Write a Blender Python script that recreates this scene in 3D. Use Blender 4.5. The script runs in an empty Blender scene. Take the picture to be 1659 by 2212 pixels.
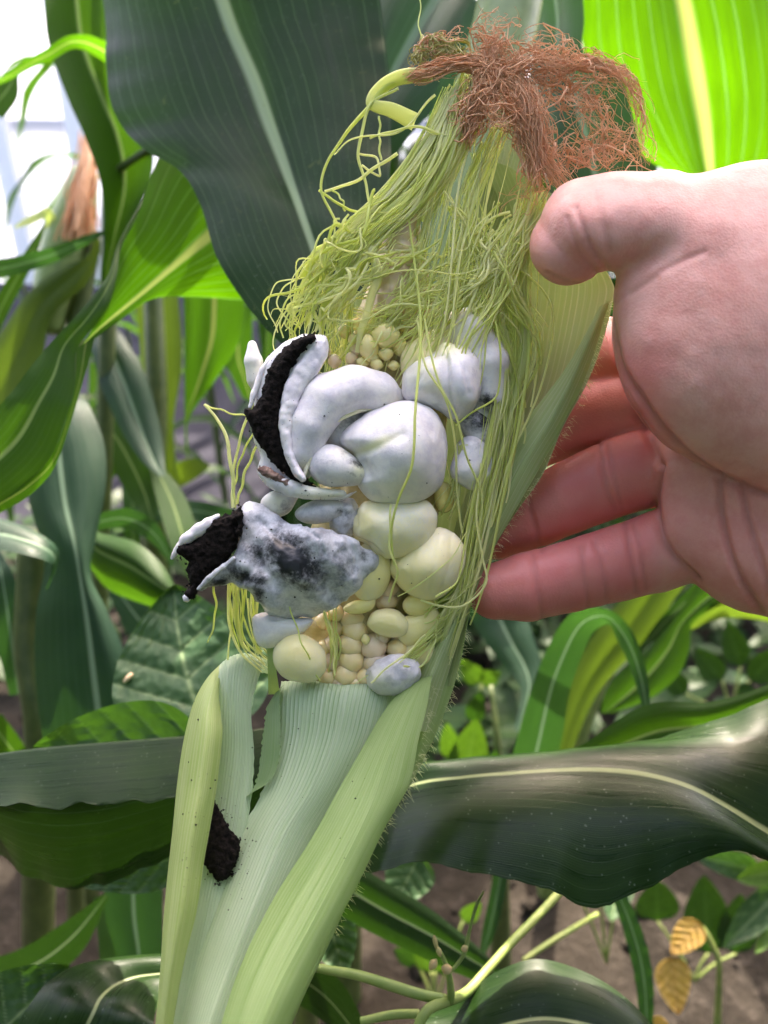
import bpy, math, random
import numpy as np
from mathutils import Vector, Matrix, Euler
random.seed(7); RNG = np.random.default_rng(11)
S = bpy.context.scene; COL = S.collection
R_ = math.radians

# ------------------------------------------------------------------ camera, sky, sun, exposure
CAM_Z, PITCH = 0.68, 28.0
LENS = 26.0
cam = bpy.data.objects.new('camera', bpy.data.cameras.new('camera')); COL.objects.link(cam)
cam.location = (0, 0, CAM_Z); cam.rotation_euler = (R_(90-PITCH), 0, 0)
cam.data.lens = LENS; cam.data.sensor_width = 36; cam.data.sensor_fit = 'AUTO'
cam.data.clip_start = 0.01; cam.data.clip_end = 400
cam.data.dof.use_dof = True; cam.data.dof.focus_distance = 0.197; cam.data.dof.aperture_fstop = 11.0
S.camera = cam
world = bpy.data.worlds.new('World'); S.world = world; world.use_nodes = True
SUN_DIR = Vector((0.14, 0.66, 0.74)).normalized()          # towards the sun: behind the plants, high
elev = math.asin(SUN_DIR.z); azim = math.atan2(SUN_DIR.x, SUN_DIR.y)
nt = world.node_tree; bg = nt.nodes['Background']
sk = nt.nodes.new('ShaderNodeTexSky'); sk.sky_type = 'NISHITA'; sk.sun_disc = False
sk.sun_elevation = elev; sk.sun_rotation = azim; sk.air_density = 1.0; sk.dust_density = 5.0; sk.ozone_density = 0.6
nt.links.new(sk.outputs[0], bg.inputs[0]); bg.inputs[1].default_value = 0.15
sl = bpy.data.lights.new('sun', 'SUN'); sl.energy = 2.3; sl.angle = R_(0.5); sl.color = (1.0, 0.95, 0.86)
so = bpy.data.objects.new('sun', sl); COL.objects.link(so)
so.rotation_euler = (-SUN_DIR).to_track_quat('-Z', 'Y').to_euler(); so.location = (0, 3, 5)
S.view_settings.view_transform = 'Standard'; S.view_settings.look = 'None'; S.view_settings.gamma = 1.0
S.view_settings.exposure = 3.12
S.view_settings.use_white_balance = True; S.view_settings.white_balance_temperature = 7100; S.view_settings.white_balance_tint = 18
S.view_settings.use_curve_mapping = False
S.render.engine = 'CYCLES'; S.cycles.use_denoising = True
S.cycles.max_bounces = 8; S.cycles.transparent_max_bounces = 12

# ------------------------------------------------------------------ measuring helpers
# Sizes are measured in sight-line units at an ear distance of D0: 1 unit = PXM metres there.
F = LENS/36*2212; CX, CY = 829.5, 1106.0
D0 = 0.20; PXM = D0/F
RC = np.array(Matrix.Rotation(R_(90-PITCH), 3, 'X')); CL = np.array([0, 0, CAM_Z])
def WD(p):                                      # (x, y, distance) -> world
    p = np.asarray(p, float).reshape(-1, 3); d = p[:, 2]
    c = np.stack([(p[:, 0]-CX)/F*d, -(p[:, 1]-CY)/F*d, -d], 1)
    return c @ RC.T + CL
def WZ(p):                                      # (x, y, z units towards the viewer from D0) -> world
    p = np.array(p, float).reshape(-1, 3); p[:, 2] = D0-p[:, 2]*PXM
    return WD(p)
def srgb(*c):
    o = []
    for v in c:
        v /= 255.0; o.append(v/12.92 if v <= .04045 else ((v+.055)/1.055)**2.4)
    return (*o, 1.0)

_perm = np.random.default_rng(3).random((64, 64, 64))
def vnoise(p):                                  # value noise 0..1, numpy
    p = np.asarray(p, float); i = np.floor(p).astype(int); f = p-i; f = f*f*(3-2*f)
    o = 0
    for a in (0, 1):
        for b in (0, 1):
            for c in (0, 1):
                w = (f[..., 0] if a else 1-f[..., 0])*(f[..., 1] if b else 1-f[..., 1])*(f[..., 2] if c else 1-f[..., 2])
                o = o + w*_perm[(i[..., 0]+a) % 64, (i[..., 1]+b) % 64, (i[..., 2]+c) % 64]
    return o
def fnoise(p, oct=3):
    p = np.asarray(p, float); o = 0; a = 1; t = 0
    for k in range(oct):
        o = o+a*vnoise(p*2**k+17.3*k); t += a; a *= .5
    return o/t

def crom(pts, n):                               # Catmull-Rom through rows, chord-length spaced
    P = np.asarray(pts, float); m = len(P); sh = P.shape; P = P.reshape(m, -1)
    ch = np.r_[0, np.cumsum(np.linalg.norm(np.diff(P, axis=0), axis=1)+1e-9)]
    t = np.linspace(0, ch[-1], n); k = np.clip(np.searchsorted(ch, t, side='right')-1, 0, m-2)
    u = ((t-ch[k])/(ch[k+1]-ch[k]))[:, None]
    T = np.zeros_like(P)
    T[1:-1] = (P[2:]-P[:-2])/(ch[2:]-ch[:-2])[:, None]
    T[0] = (P[1]-P[0])/(ch[1]-ch[0]); T[-1] = (P[-1]-P[-2])/(ch[-1]-ch[-2])
    h = (ch[k+1]-ch[k])[:, None]
    o = (2*u**3-3*u**2+1)*P[k]+(u**3-2*u**2+u)*h*T[k]+(-2*u**3+3*u**2)*P[k+1]+(u**3-u**2)*h*T[k+1]
    return o.reshape((n,)+sh[1:])

def mk(name, V, Fc, mat, parent=None, uv=None, tint=None, smooth=True, base=None):
    V = np.asarray(V, float)
    off = np.array(parent['_b']) if parent is not None and '_b' in parent else np.zeros(3)
    loc = np.zeros(3)
    if parent is None:
        loc = V.mean(0) if base is None else np.array(base)
        off = loc
    me = bpy.data.meshes.new(name)
    me.from_pydata((V-off).tolist(), [], [tuple(map(int, f)) for f in Fc]); me.update()
    if smooth: me.polygons.foreach_set('use_smooth', [True]*len(me.polygons))
    if uv is not None:
        lay = me.uv_layers.new(name='UVMap'); li = np.empty(len(me.loops), int)
        me.loops.foreach_get('vertex_index', li)
        lay.data.foreach_set('uv', np.asarray(uv, float)[li].ravel())
    if tint is not None:
        a = me.color_attributes.new('tint', 'FLOAT_COLOR', 'POINT')
        t = np.ones((len(V), 4)); t[:, :tint.shape[1]] = tint; a.data.foreach_set('color', t.ravel())
    if mat: me.materials.append(mat)
    o = bpy.data.objects.new(name, me); COL.objects.link(o); o.location = loc
    if parent is not None:
        o.location = (0, 0, 0); o.parent = parent; o['_b'] = [float(x) for x in off]
    else: o['_b'] = [float(x) for x in loc]
    return o
def thing(name, label, cat, loc, group=None):
    o = bpy.data.objects.new(name, None); COL.objects.link(o); o.location = loc
    o.empty_display_size = .02
    o['label'] = label; o['category'] = cat; o['_b'] = [float(x) for x in loc]
    if group: o['group'] = group
    return o
def tag(o, label=None, cat=None, group=None, kind=None):
    for k, v in (('label', label), ('category', cat), ('group', group), ('kind', kind)):
        if v: o[k] = v
    return o

# ------------------------------------------------------------------ materials
class NB:                                       # small node builder
    def __init__(s, name):
        s.m = bpy.data.materials.new(name); s.m.use_nodes = True; s.t = s.m.node_tree; s.t.nodes.clear()
        s.out = s.n('ShaderNodeOutputMaterial')
    def n(s, ty, **k):
        x = s.t.nodes.new(ty)
        for a, b in k.items(): setattr(x, a, b)
        return x
    def put(s, sock, v):
        if isinstance(v, bpy.types.NodeSocket): s.t.links.new(v, sock)
        elif v is not None: sock.default_value = v
    def math(s, op, a, b=None, c=None):
        x = s.n('ShaderNodeMath', operation=op)
        for i, v in enumerate((a, b, c)): s.put(x.inputs[i], v)
        return x.outputs[0]
    def mr(s, v, a, b, c=0.0, d=1.0, smooth=True):
        x = s.n('ShaderNodeMapRange'); x.interpolation_type = 'SMOOTHSTEP' if smooth else 'LINEAR'
        for i, q in enumerate((v, a, b, c, d)): s.put(x.inputs[i], q)
        return x.outputs[0]
    def mix(s, f, a, b, mode='MIX'):
        x = s.n('ShaderNodeMix', data_type='RGBA', blend_type=mode)
        s.put(x.inputs[0], f); s.put(x.inputs[6], a); s.put(x.inputs[7], b)
        return x.outputs[2]
    def noise(s, vec, scale, detail=3.0, rough=.55):
        x = s.n('ShaderNodeTexNoise'); s.put(x.inputs['Vector'], vec); x.inputs['Scale'].default_value = scale
        x.inputs['Detail'].default_value = detail; x.inputs['Roughness'].default_value = rough
        return x.outputs['Fac']
    def obj(s): return s.n('ShaderNodeTexCoord').outputs['Object']
    def tintc(s):
        a = s.n('ShaderNodeAttribute', attribute_name='tint'); x = s.n('ShaderNodeSeparateColor')
        s.t.links.new(a.outputs['Color'], x.inputs[0]); return x.outputs
    def bump(s, h, dist, strength=1.0):
        x = s.n('ShaderNodeBump'); s.put(x.inputs['Height'], h); x.inputs['Distance'].default_value = dist
        x.inputs['Strength'].default_value = strength; return x.outputs[0]
    def bsdf(s, col, rough=.5, normal=None, sss=0, rad=(1, .5, .3), scale=.002, spec=.5, coat=0, sheen=0):
        x = s.n('ShaderNodeBsdfPrincipled'); s.put(x.inputs['Base Color'], col); s.put(x.inputs['Roughness'], rough)
        if normal is not None: s.put(x.inputs['Normal'], normal)
        x.inputs['Specular IOR Level'].default_value = spec
        if sss:
            x.inputs['Subsurface Weight'].default_value = sss; x.inputs['Subsurface Radius'].default_value = rad
            x.inputs['Subsurface Scale'].default_value = scale
        if coat: x.inputs['Coat Weight'].default_value = coat; x.inputs['Coat Roughness'].default_value = .3
        if sheen: x.inputs['Sheen Weight'].default_value = sheen
        return x.outputs[0]
    def surf(s, sh): s.t.links.new(sh, s.out.inputs[0]); return s.m
    def trans(s, col, normal=None):
        x = s.n('ShaderNodeBsdfTranslucent'); s.put(x.inputs[0], col)
        if normal is not None: s.put(x.inputs[1], normal)
        return x.outputs[0]
    def mixs(s, f, a, b):
        x = s.n('ShaderNodeMixShader'); s.put(x.inputs[0], f); s.t.links.new(a, x.inputs[1]); s.t.links.new(b, x.inputs[2])
        return x.outputs[0]

def leaf_mat(name, c1, c2, vein, tr, nv=14, tf=.4, rough=.42, rib=None, ribw=.06, vs=.55, fine=5.0, spec=.3, specks=0, blotch=0, lw=.44, bs=.7, sc=.6):
    b = NB(name); uv = b.n('ShaderNodeTexCoord').outputs['UV']
    sx = b.n('ShaderNodeSeparateXYZ'); b.put(sx.inputs[0], uv); u, v = sx.outputs[0], sx.outputs[1]
    cv = b.n('ShaderNodeCombineXYZ'); b.put(cv.inputs[0], b.math('MULTIPLY', u, 2.0)); b.put(cv.inputs[1], b.math('MULTIPLY', v, 30.0))
    wob = b.noise(cv.outputs[0], 1.6, 2)
    cs = b.n('ShaderNodeCombineXYZ'); b.put(cs.inputs[0], b.math('MULTIPLY', u, 34.0)); b.put(cs.inputs[1], b.math('MULTIPLY', v, 22.0))
    streak = b.noise(cs.outputs[0], 1.0, 4, .65)
    uw = b.math('ADD', u, b.math('MULTIPLY', wob, .012))
    def lines(n, lo):
        fr = b.math('FRACT', b.math('MULTIPLY', uw, float(n)))
        return b.mr(b.math('ABSOLUTE', b.math('SUBTRACT', fr, .5)), lo, .5)
    L1 = lines(nv, lw); L2 = lines(nv*fine, .3)
    irr = b.mr(b.noise(cs.outputs[0], .35, 2), .35, .65, .35, 1.0)
    L1 = b.math('MULTIPLY', L1, irr)
    a = b.math('ABSOLUTE', b.math('SUBTRACT', u, .5))
    blot = b.noise(b.obj(), 45, 3)
    col = b.mix(b.mr(b.math('ADD', b.math('MULTIPLY', streak, sc), b.math('MULTIPLY', blot, 1-sc)), .34, .66), c1, c2)
    col = b.mix(b.math('MULTIPLY', L2, .22*vs), col, vein)
    col = b.mix(b.math('MULTIPLY', L1, vs), col, vein)
    trc = b.mix(b.mr(streak, .3, .7), tr, tuple(x*.72 for x in tr[:3])+(1,))
    trc = b.mix(b.math('MULTIPLY', L1, .7), trc, (min(1, tr[0]*1.6), min(1, tr[1]*1.25), min(1, tr[2]*2+.05), 1))
    h = b.math('ADD', b.math('MULTIPLY', L1, .5), b.math('ADD', b.math('MULTIPLY', L2, .35), b.math('MULTIPLY', streak, .5)))
    if rib:
        rm = b.mr(a, ribw*.35, ribw, 1.0, 0.0)
        col = b.mix(b.math('MULTIPLY', rm, .85), col, rib); trc = b.mix(b.math('MULTIPLY', rm, .6), trc, rib)
    if blotch:
        bm = b.mr(b.noise(b.obj(), 160, 4, .7), .64, .72)
        col = b.mix(b.math('MULTIPLY', bm, blotch), col, (.22, .24, .06, 1))
    if specks:
        vo = b.n('ShaderNodeTexVoronoi'); b.put(vo.inputs['Vector'], b.obj()); vo.inputs['Scale'].default_value = 520
        sp = b.math('MULTIPLY', b.mr(vo.outputs['Distance'], .12, .2, 1, 0), b.mr(b.noise(b.obj(), 300, 1), .5, .6))
        col = b.mix(b.math('MULTIPLY', sp, specks), col, (.35, .42, .33, 1))
    nrm = b.bump(h, .00015, bs)
    rg = b.mr(streak, .2, .8, rough-.08, rough+.12)
    sh = b.mixs(tf, b.bsdf(col, rg, nrm, spec=spec), b.trans(trc, nrm))
    return b.surf(sh)

G = srgb
M = {}
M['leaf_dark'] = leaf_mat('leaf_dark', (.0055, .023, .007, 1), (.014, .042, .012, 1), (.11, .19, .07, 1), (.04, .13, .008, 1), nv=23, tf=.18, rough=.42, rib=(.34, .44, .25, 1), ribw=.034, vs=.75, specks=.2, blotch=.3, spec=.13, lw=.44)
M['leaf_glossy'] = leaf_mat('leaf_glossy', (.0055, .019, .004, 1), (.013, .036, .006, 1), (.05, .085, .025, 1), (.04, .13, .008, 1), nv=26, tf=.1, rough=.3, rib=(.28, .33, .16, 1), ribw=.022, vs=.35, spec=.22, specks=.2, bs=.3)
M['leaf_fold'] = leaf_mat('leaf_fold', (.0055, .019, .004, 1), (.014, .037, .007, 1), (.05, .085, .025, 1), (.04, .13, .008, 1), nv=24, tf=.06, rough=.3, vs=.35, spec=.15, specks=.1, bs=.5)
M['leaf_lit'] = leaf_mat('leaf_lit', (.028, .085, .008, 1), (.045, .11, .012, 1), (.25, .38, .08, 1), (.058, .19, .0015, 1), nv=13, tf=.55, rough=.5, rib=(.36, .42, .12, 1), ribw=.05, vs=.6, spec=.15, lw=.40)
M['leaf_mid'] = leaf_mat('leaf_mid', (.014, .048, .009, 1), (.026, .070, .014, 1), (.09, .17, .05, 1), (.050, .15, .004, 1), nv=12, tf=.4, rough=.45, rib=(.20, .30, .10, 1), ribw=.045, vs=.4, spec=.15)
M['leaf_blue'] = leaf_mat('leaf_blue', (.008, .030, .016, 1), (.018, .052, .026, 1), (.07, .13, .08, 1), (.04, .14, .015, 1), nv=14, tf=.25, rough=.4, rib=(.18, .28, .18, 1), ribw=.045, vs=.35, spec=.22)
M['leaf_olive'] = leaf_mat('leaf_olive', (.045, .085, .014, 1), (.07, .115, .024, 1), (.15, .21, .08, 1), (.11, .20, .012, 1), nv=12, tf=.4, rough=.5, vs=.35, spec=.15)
M['husk'] = leaf_mat('husk', (.22, .36, .11, 1), (.42, .56, .24, 1), (.56, .65, .38, 1), (.40, .60, .12, 1), nv=30, tf=.36, rough=.48, vs=.65, fine=3.0, lw=.33, sc=.85, blotch=.12)
M['husk_rim'] = leaf_mat('husk_rim', (.38, .50, .20, 1), (.58, .67, .36, 1), (.68, .74, .48, 1), (.42, .60, .14, 1), nv=9, tf=.36, rough=.48, vs=.6, fine=3.0, lw=.3, sc=.85)
M['husk_yellow'] = leaf_mat('husk_yellow', (.34, .46, .13, 1), (.55, .64, .28, 1), (.66, .70, .44, 1), (.46, .62, .12, 1), nv=16, tf=.36, rough=.45, vs=.65, fine=3.0, lw=.3, sc=.85, blotch=.1)
M['husk_inner'] = leaf_mat('husk_inner', (.47, .60, .38, 1), (.63, .73, .54, 1), (.16, .34, .09, 1), (.42, .60, .28, 1), nv=28, tf=.3, rough=.42, vs=1.0, fine=2.0, lw=.28, sc=.7)
M['husk_torn'] = leaf_mat('husk_torn', (.16, .27, .10, 1), (.30, .40, .24, 1), (.45, .52, .38, 1), (.3, .5, .1, 1), nv=7, tf=.3, rough=.5, vs=.6)
M['husk_dull'] = leaf_mat('husk_dull', (.24, .32, .13, 1), (.36, .43, .22, 1), (.48, .54, .34, 1), (.36, .50, .12, 1), nv=18, tf=.35, rough=.5, vs=.6, lw=.34, sc=.8)
M['yellow_leaf'] = leaf_mat('yellow_leaf', (.55, .36, .05, 1), (.62, .42, .10, 1), (.5, .3, .1, 1), (.7, .5, .08, 1), nv=9, tf=.4, rough=.6, vs=.3)

def bean_mat(name, c1, c2, vein, tr):
    b = NB(name); t = b.tintc()
    n = b.noise(b.obj(), 300, 4)
    col = b.mix(b.mr(n, .3, .7), c1, c2); col = b.mix(b.math('MULTIPLY', t[0], .75), col, vein)
    nr = b.bump(n, .0003, .6)
    return b.surf(b.mixs(.2, b.bsdf(col, .5, nr, spec=.25), b.trans(tr, nr)))
M['bean'] = bean_mat('bean_leaf', (.030, .078, .030, 1), (.055, .115, .048, 1), (.26, .36, .17, 1), (.05, .15, .01, 1))
M['weed'] = bean_mat('weed_leaf', (.014, .046, .008, 1), (.026, .066, .014, 1), (.07, .13, .035, 1), (.04, .13, .008, 1))
M['lime'] = bean_mat('lime_leaf', (.045, .115, .012, 1), (.07, .15, .02, 1), (.16, .26, .07, 1), (.10, .24, .012, 1))
M['dry_leaf'] = bean_mat('dry_leaf', (.55, .36, .06, 1), (.62, .42, .14, 1), (.45, .25, .10, 1), (.6, .4, .1, 1))

def simple(name, c1, c2, rough=.5, scale=200, bd=0, sss=0, tr=None, tf=.3, spec=.5, detail=4):
    b = NB(name); n = b.noise(b.obj(), scale, detail, .6)
    col = b.mix(b.mr(n, .3, .7), c1, c2); nr = b.bump(n, bd, 1.0) if bd else None
    sh = b.bsdf(col, rough, nr, sss=sss, spec=spec)
    if tr: sh = b.mixs(tf, sh, b.trans(tr))
    return b.surf(sh)
M['stalk'] = simple('stalk', (.16, .23, .07, 1), (.22, .30, .10, 1), .45, 120)
M['stalk_dark'] = simple('stalk_dark', (.05, .08, .02, 1), (.09, .12, .035, 1), .45, 90)
M['stem'] = simple('bean_stem', (.16, .24, .05, 1), (.26, .32, .09, 1), .5, 90)
M['bud'] = simple('bean_bud', (.45, .42, .16, 1), (.55, .35, .18, 1), .6, 300)
M['spore'] = simple('spore', (.002, .0017, .0015, 1), (.016, .011, .009, 1), .9, 900, .0006, spec=.15)
M['grub'] = simple('grain', (.75, .52, .28, 1), (.8, .62, .4, 1), .5, 200)

def gall_mat(name, c1, c2, yel, rough=.42):
    """velvety skin: grey mottling, tint.r = spores showing dark under the skin, tint.g = yellow flesh"""
    b = NB(name); t = b.tintc(); o = b.obj()
    n1 = b.noise(o, 210, 6, .68); n2 = b.noise(o, 1500, 3, .7); n3 = b.noise(o, 420, 4, .7)
    col = b.mix(b.mr(n1, .38, .66), c1, c2)
    col = b.mix(b.math('MULTIPLY', b.mr(n2, .42, .62), .28), col, (.80, .79, .84, 1))
    col = b.mix(t[1], col, yel)
    sp_ = b.math('ADD', b.math('MULTIPLY', b.math('SUBTRACT', n3, .5), .95), b.math('MULTIPLY', b.math('SUBTRACT', n2, .5), .8))
    dk = b.mr(b.math('ADD', t[0], b.math('MULTIPLY', sp_, b.mr(t[0], 0.0, .25))), .12, 1.0)
    col = b.mix(dk, col, (.012, .013, .016, 1))
    nr = b.bump(b.math('ADD', b.math('MULTIPLY', n2, .4), b.math('MULTIPLY', n3, .6)), .0002, .8)
    return b.surf(b.bsdf(col, rough, nr, sss=.35, rad=(1, .85, .7), scale=.0014, spec=.4))
M['gall'] = gall_mat('gall_white', (.84, .80, .79, 1), (.66, .625, .68, 1), (.84, .82, .46, 1), .34)
M['gall_grey'] = gall_mat('gall_grey', (.70, .67, .68, 1), (.47, .46, .51, 1), (.76, .74, .42, 1), .36)
M['gall_silver'] = gall_mat('gall_silver', (.66, .65, .68, 1), (.32, .33, .37, 1), (.66, .66, .36, 1), .33)
M['gall_cream'] = gall_mat('gall_cream', (.94, .87, .60, 1), (.90, .83, .66, 1), (.95, .80, .28, 1), .26)

def kernel_mat(name, c1, c2):
    b = NB(name); o = b.obj(); n = b.noise(o, 260, 3)
    return b.surf(b.bsdf(b.mix(b.mr(n, .3, .7), c1, c2), .18, b.bump(b.noise(o, 500, 2), .0001, .5), sss=.5, rad=(1, .7, .35), scale=.0025, coat=.6))
M['kernel'] = kernel_mat('kernel', (.90, .64, .30, 1), (.95, .78, .44, 1))
M['kernel_pink'] = kernel_mat('kernel_pink', (.80, .58, .38, 1), (.88, .70, .48, 1))
M['kernel_yellow'] = kernel_mat('kernel_yellow', (.90, .74, .26, 1), (.90, .80, .42, 1))
M['cob'] = simple('cob', (.42, .34, .14, 1), (.60, .50, .26, 1), .5, 260, .0005, sss=.2)

def silk_mat(name, a, c, tr, tf=.35, rough=.4):
    b = NB(name); t = b.tintc()
    col = b.mix(t[0], a, c)
    return b.surf(b.mixs(tf, b.bsdf(col, rough, spec=.45), b.trans(b.mix(.5, col, tr))))
M['silk'] = silk_mat('silk', (.70, .78, .25, 1), (.97, .96, .66, 1), (.9, .95, .35, 1), .6, .35)
M['silk_brown'] = silk_mat('silk_brown', (.62, .31, .15, 1), (.98, .70, .46, 1), (.85, .5, .26, 1), .4, .6)

def skin_mat():
    b = NB('skin'); t = b.tintc(); o = b.obj()
    n1 = b.noise(o, 120, 5, .7); n2 = b.noise(o, 900, 3, .6)
    col = b.mix(b.mr(n1, .3, .7), (.74, .325, .27, 1), (.85, .455, .39, 1))
    col = b.mix(b.math('MULTIPLY', t[0], .85), col, (.72, .19, .18, 1))
    col = b.mix(b.math('MULTIPLY', b.mr(n1, .55, .8), .25), col, (.50, .20, .18, 1))
    col = b.mix(b.math('MULTIPLY', t[1], .42), col, (.30, .085, .075, 1))  # crease shade put into the skin colour
    pores = b.n('ShaderNodeTexVoronoi'); b.put(pores.inputs['Vector'], o); pores.inputs['Scale'].default_value = 1500
    mp = b.n('ShaderNodeMapping'); b.put(mp.inputs[0], o); mp.inputs['Rotation'].default_value = (.4, .2, .7); mp.inputs['Scale'].default_value = (1, .18, 1)
    ln = b.noise(mp.outputs[0], 1300, 3, .7)
    h = b.math('ADD', b.math('MULTIPLY', pores.outputs['Distance'], .35), b.math('ADD', b.math('MULTIPLY', ln, .55), b.math('MULTIPLY', n2, .3)))
    return b.surf(b.bsdf(col, b.mr(n2, .3, .7, .38, .52), b.bump(h, .00022, .6), sss=.35, rad=(1, .38, .22), scale=.004, spec=.42))
M['skin'] = skin_mat()

def soil_mat():
    b = NB('soil'); o = b.obj(); n = b.noise(o, 9, 6, .65); n2 = b.noise(o, 60, 5, .7)
    col = b.mix(b.mr(n, .3, .7), (.013, .0105, .0072, 1), (.030, .0245, .0175, 1))
    col = b.mix(b.mr(n2, .45, .75), col, (.050, .042, .033, 1))
    return b.surf(b.bsdf(col, .95, b.bump(b.math('ADD', n2, n), .012, .8), spec=.2))
M['soil'] = soil_mat()
M['mulch'] = simple('ground_fabric', (.020, .020, .027, 1), (.040, .040, .050, 1), .95, 14, .004, spec=.05)
M['pebble'] = simple('pebble', (.25, .2, .17, 1), (.4, .34, .3, 1), .8, 60)
def film_mat(name, c, tf):
    b = NB(name); o = b.obj(); n = b.noise(o, 3.5, 4)
    return b.surf(b.mixs(tf, b.bsdf(b.mix(b.mr(n, .3, .7), c, tuple(x*.8 for x in c[:3])+(1,)), .3), b.trans(c)))
M['film'] = film_mat('plastic_film', (.56, .60, .67, 1), .42)
M['film_grey'] = film_mat('grey_film', (.36, .40, .48, 1), .45)
M['white_paint'] = simple('white_paint', (.78, .78, .78, 1), (.82, .82, .82, 1), .4, 20, tr=(.8, .8, .8, 1), tf=.3)

# ------------------------------------------------------------------ mesh builders
def grid_faces(n, m):
    i, j = np.meshgrid(np.arange(n-1), np.arange(m-1), indexing='ij'); a = (i*m+j).ravel()
    return np.stack([a, a+1, a+m+1, a+m], 1)
def blade(name, rows, mat, parent=None, n=64, m=25, bow=0., ripple=0., rf=9., rib=.0, dome=0., seed=0, lift=0., tooth=0., smoothM=True, corr=0., ncorr=28):
    """rows of (L, M, R), each (x, y, distance): one leaf blade; bow lifts the half-blades, ripple waves the rim"""
    C = crom(np.array(rows, float), n)
    L, Mi, Rr = (WD(C[:, k]) for k in range(3))
    u = np.linspace(-1, 1, m); rg = np.random.default_rng(seed+5)
    tan = np.gradient(Mi, axis=0); tan /= np.linalg.norm(tan, axis=1)[:, None]+1e-12
    across = Rr-L; wid = np.linalg.norm(across, axis=1)
    nm = np.cross(across, tan); nm /= np.linalg.norm(nm, axis=1)[:, None]+1e-12
    toc = np.array([0, 0, CAM_Z])-Mi; sgn = np.sign((nm*toc).sum(1)); sgn[sgn == 0] = 1
    if (sgn < 0).mean() > .5: nm = -nm
    length = np.r_[0, np.cumsum(np.linalg.norm(np.diff(Mi, axis=0), axis=1))]
    V = np.zeros((n, m, 3)); UV = np.zeros((n, m, 2))
    p1, p2 = rg.random(2)*6.28
    for j, uu in enumerate(u):
        if smoothM:                              # parabola through the three
            a, b, c = uu*(uu-1)/2, 1-uu*uu, uu*(uu+1)/2
            q = a*L+b*Mi+c*Rr
            lin = (L*(-uu)+Mi*(1+uu)) if uu < 0 else (Mi*(1-uu)+Rr*uu)
            q = .5*q+.5*lin
        else: q = (L*(-uu)+Mi*(1+uu)) if uu < 0 else (Mi*(1-uu)+Rr*uu)
        s = abs(uu); h = bow*math.sin(math.pi*s)*wid+dome*(1-uu*uu)*wid
        ph = p1 if uu < 0 else p2
        t = length/max(length[-1], 1e-6)
        wv = np.sin(t*rf*6.283+ph)+.5*np.sin(t*rf*6.283*1.73+2*ph)
        h = h+ripple*wv*s**3*wid+rib*math.exp(-(uu/.06)**2)*wid+corr*(abs(math.cos(math.pi*ncorr*(uu+1)/2))-.6)
        V[:, j] = q+nm*h[:, None]
        if tooth and s > .99: V[:, j] += (across/(wid[:, None]+1e-9))*(rg.normal(0, tooth, n)*np.sign(uu))[:, None]
        UV[:, j, 0] = (uu+1)/2; UV[:, j, 1] = length
    return mk(name, V.reshape(-1, 3), grid_faces(n, m), mat, parent, uv=UV.reshape(-1, 2))
def LR(rows, d=None, cup=0.0, mid=.5):           # (lx,ly,rx,ry[,d or dl,dr]) -> L, M, R rows
    o = []
    for i, r in enumerate(rows):
        dd = d if d is not None else None
        if isinstance(d, (tuple, list)): dd = d[0]+(d[1]-d[0])*i/(len(rows)-1)
        dl, dr = (dd, dd) if len(r) == 4 else ((r[4], r[4]) if len(r) == 5 else (r[4], r[5]))
        o.append(((r[0], r[1], dl), (r[0]+(r[2]-r[0])*mid, r[1]+(r[3]-r[1])*mid, (dl+dr)/2+cup), (r[2], r[3], dr)))
    return o
def sblade(name, c, hw, mat, parent=None, roll=0., cup=0., **k):
    """leaf from its centre line (x,y,d) and half widths; roll in degrees swings one edge nearer"""
    c = np.array(c, float); t = np.gradient(c[:, :2], axis=0); t /= np.linalg.norm(t, axis=1)[:, None]
    nr = np.stack([-t[:, 1], t[:, 0]], 1); rows = []
    hw = np.interp(np.linspace(0, 1, len(c)), np.linspace(0, 1, len(hw)), hw)
    for i in range(len(c)):
        w = hw[i]; dz = w*math.sin(R_(roll))*c[i, 2]/F; w *= math.cos(R_(roll))
        rows.append(((c[i, 0]-nr[i, 0]*w, c[i, 1]-nr[i, 1]*w, c[i, 2]-dz), (c[i, 0], c[i, 1], c[i, 2]+cup), (c[i, 0]+nr[i, 0]*w, c[i, 1]+nr[i, 1]*w, c[i, 2]+dz)))
    k.setdefault('n', 40); k.setdefault('m', 15)
    return blade(name, rows, mat, parent, **k)
def tubes(paths, radii, seg=4, flat=1.0):
    """paths: list of (n,3) world arrays; joined tapered tubes"""
    Vs, Fs, Ts = [], [], []; o = 0
    for i, (P, r) in enumerate(zip(paths, radii)):
        n = len(P); r = np.broadcast_to(np.asarray(r, float), (n,))
        t = np.gradient(P, axis=0); t /= np.linalg.norm(t, axis=1)[:, None]+1e-12
        view = P-CL; view /= np.linalg.norm(view, axis=1)[:, None]
        a = np.cross(t, view); a /= np.linalg.norm(a, axis=1)[:, None]+1e-9
        b = np.cross(t, a)
        ang = np.arange(seg)/seg*2*math.pi
        ring = (np.cos(ang)[None, :, None]*a[:, None]+flat*np.sin(ang)[None, :, None]*b[:, None])*r[:, None, None]+P[:, None]
        Vs.append(ring.reshape(-1, 3))
        k = np.arange(n-1)[:, None]*seg; j = np.arange(seg)[None]; j2 = (j+1) % seg
        Fs.append((np.stack([k+j, k+j2, k+seg+j2, k+seg+j], -1).reshape(-1, 4)+o)); o += n*seg
        tv = RNG.random(); Ts.append(np.full((n*seg, 1), tv))
    return np.concatenate(Vs), np.concatenate(Fs), np.concatenate(Ts)
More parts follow.
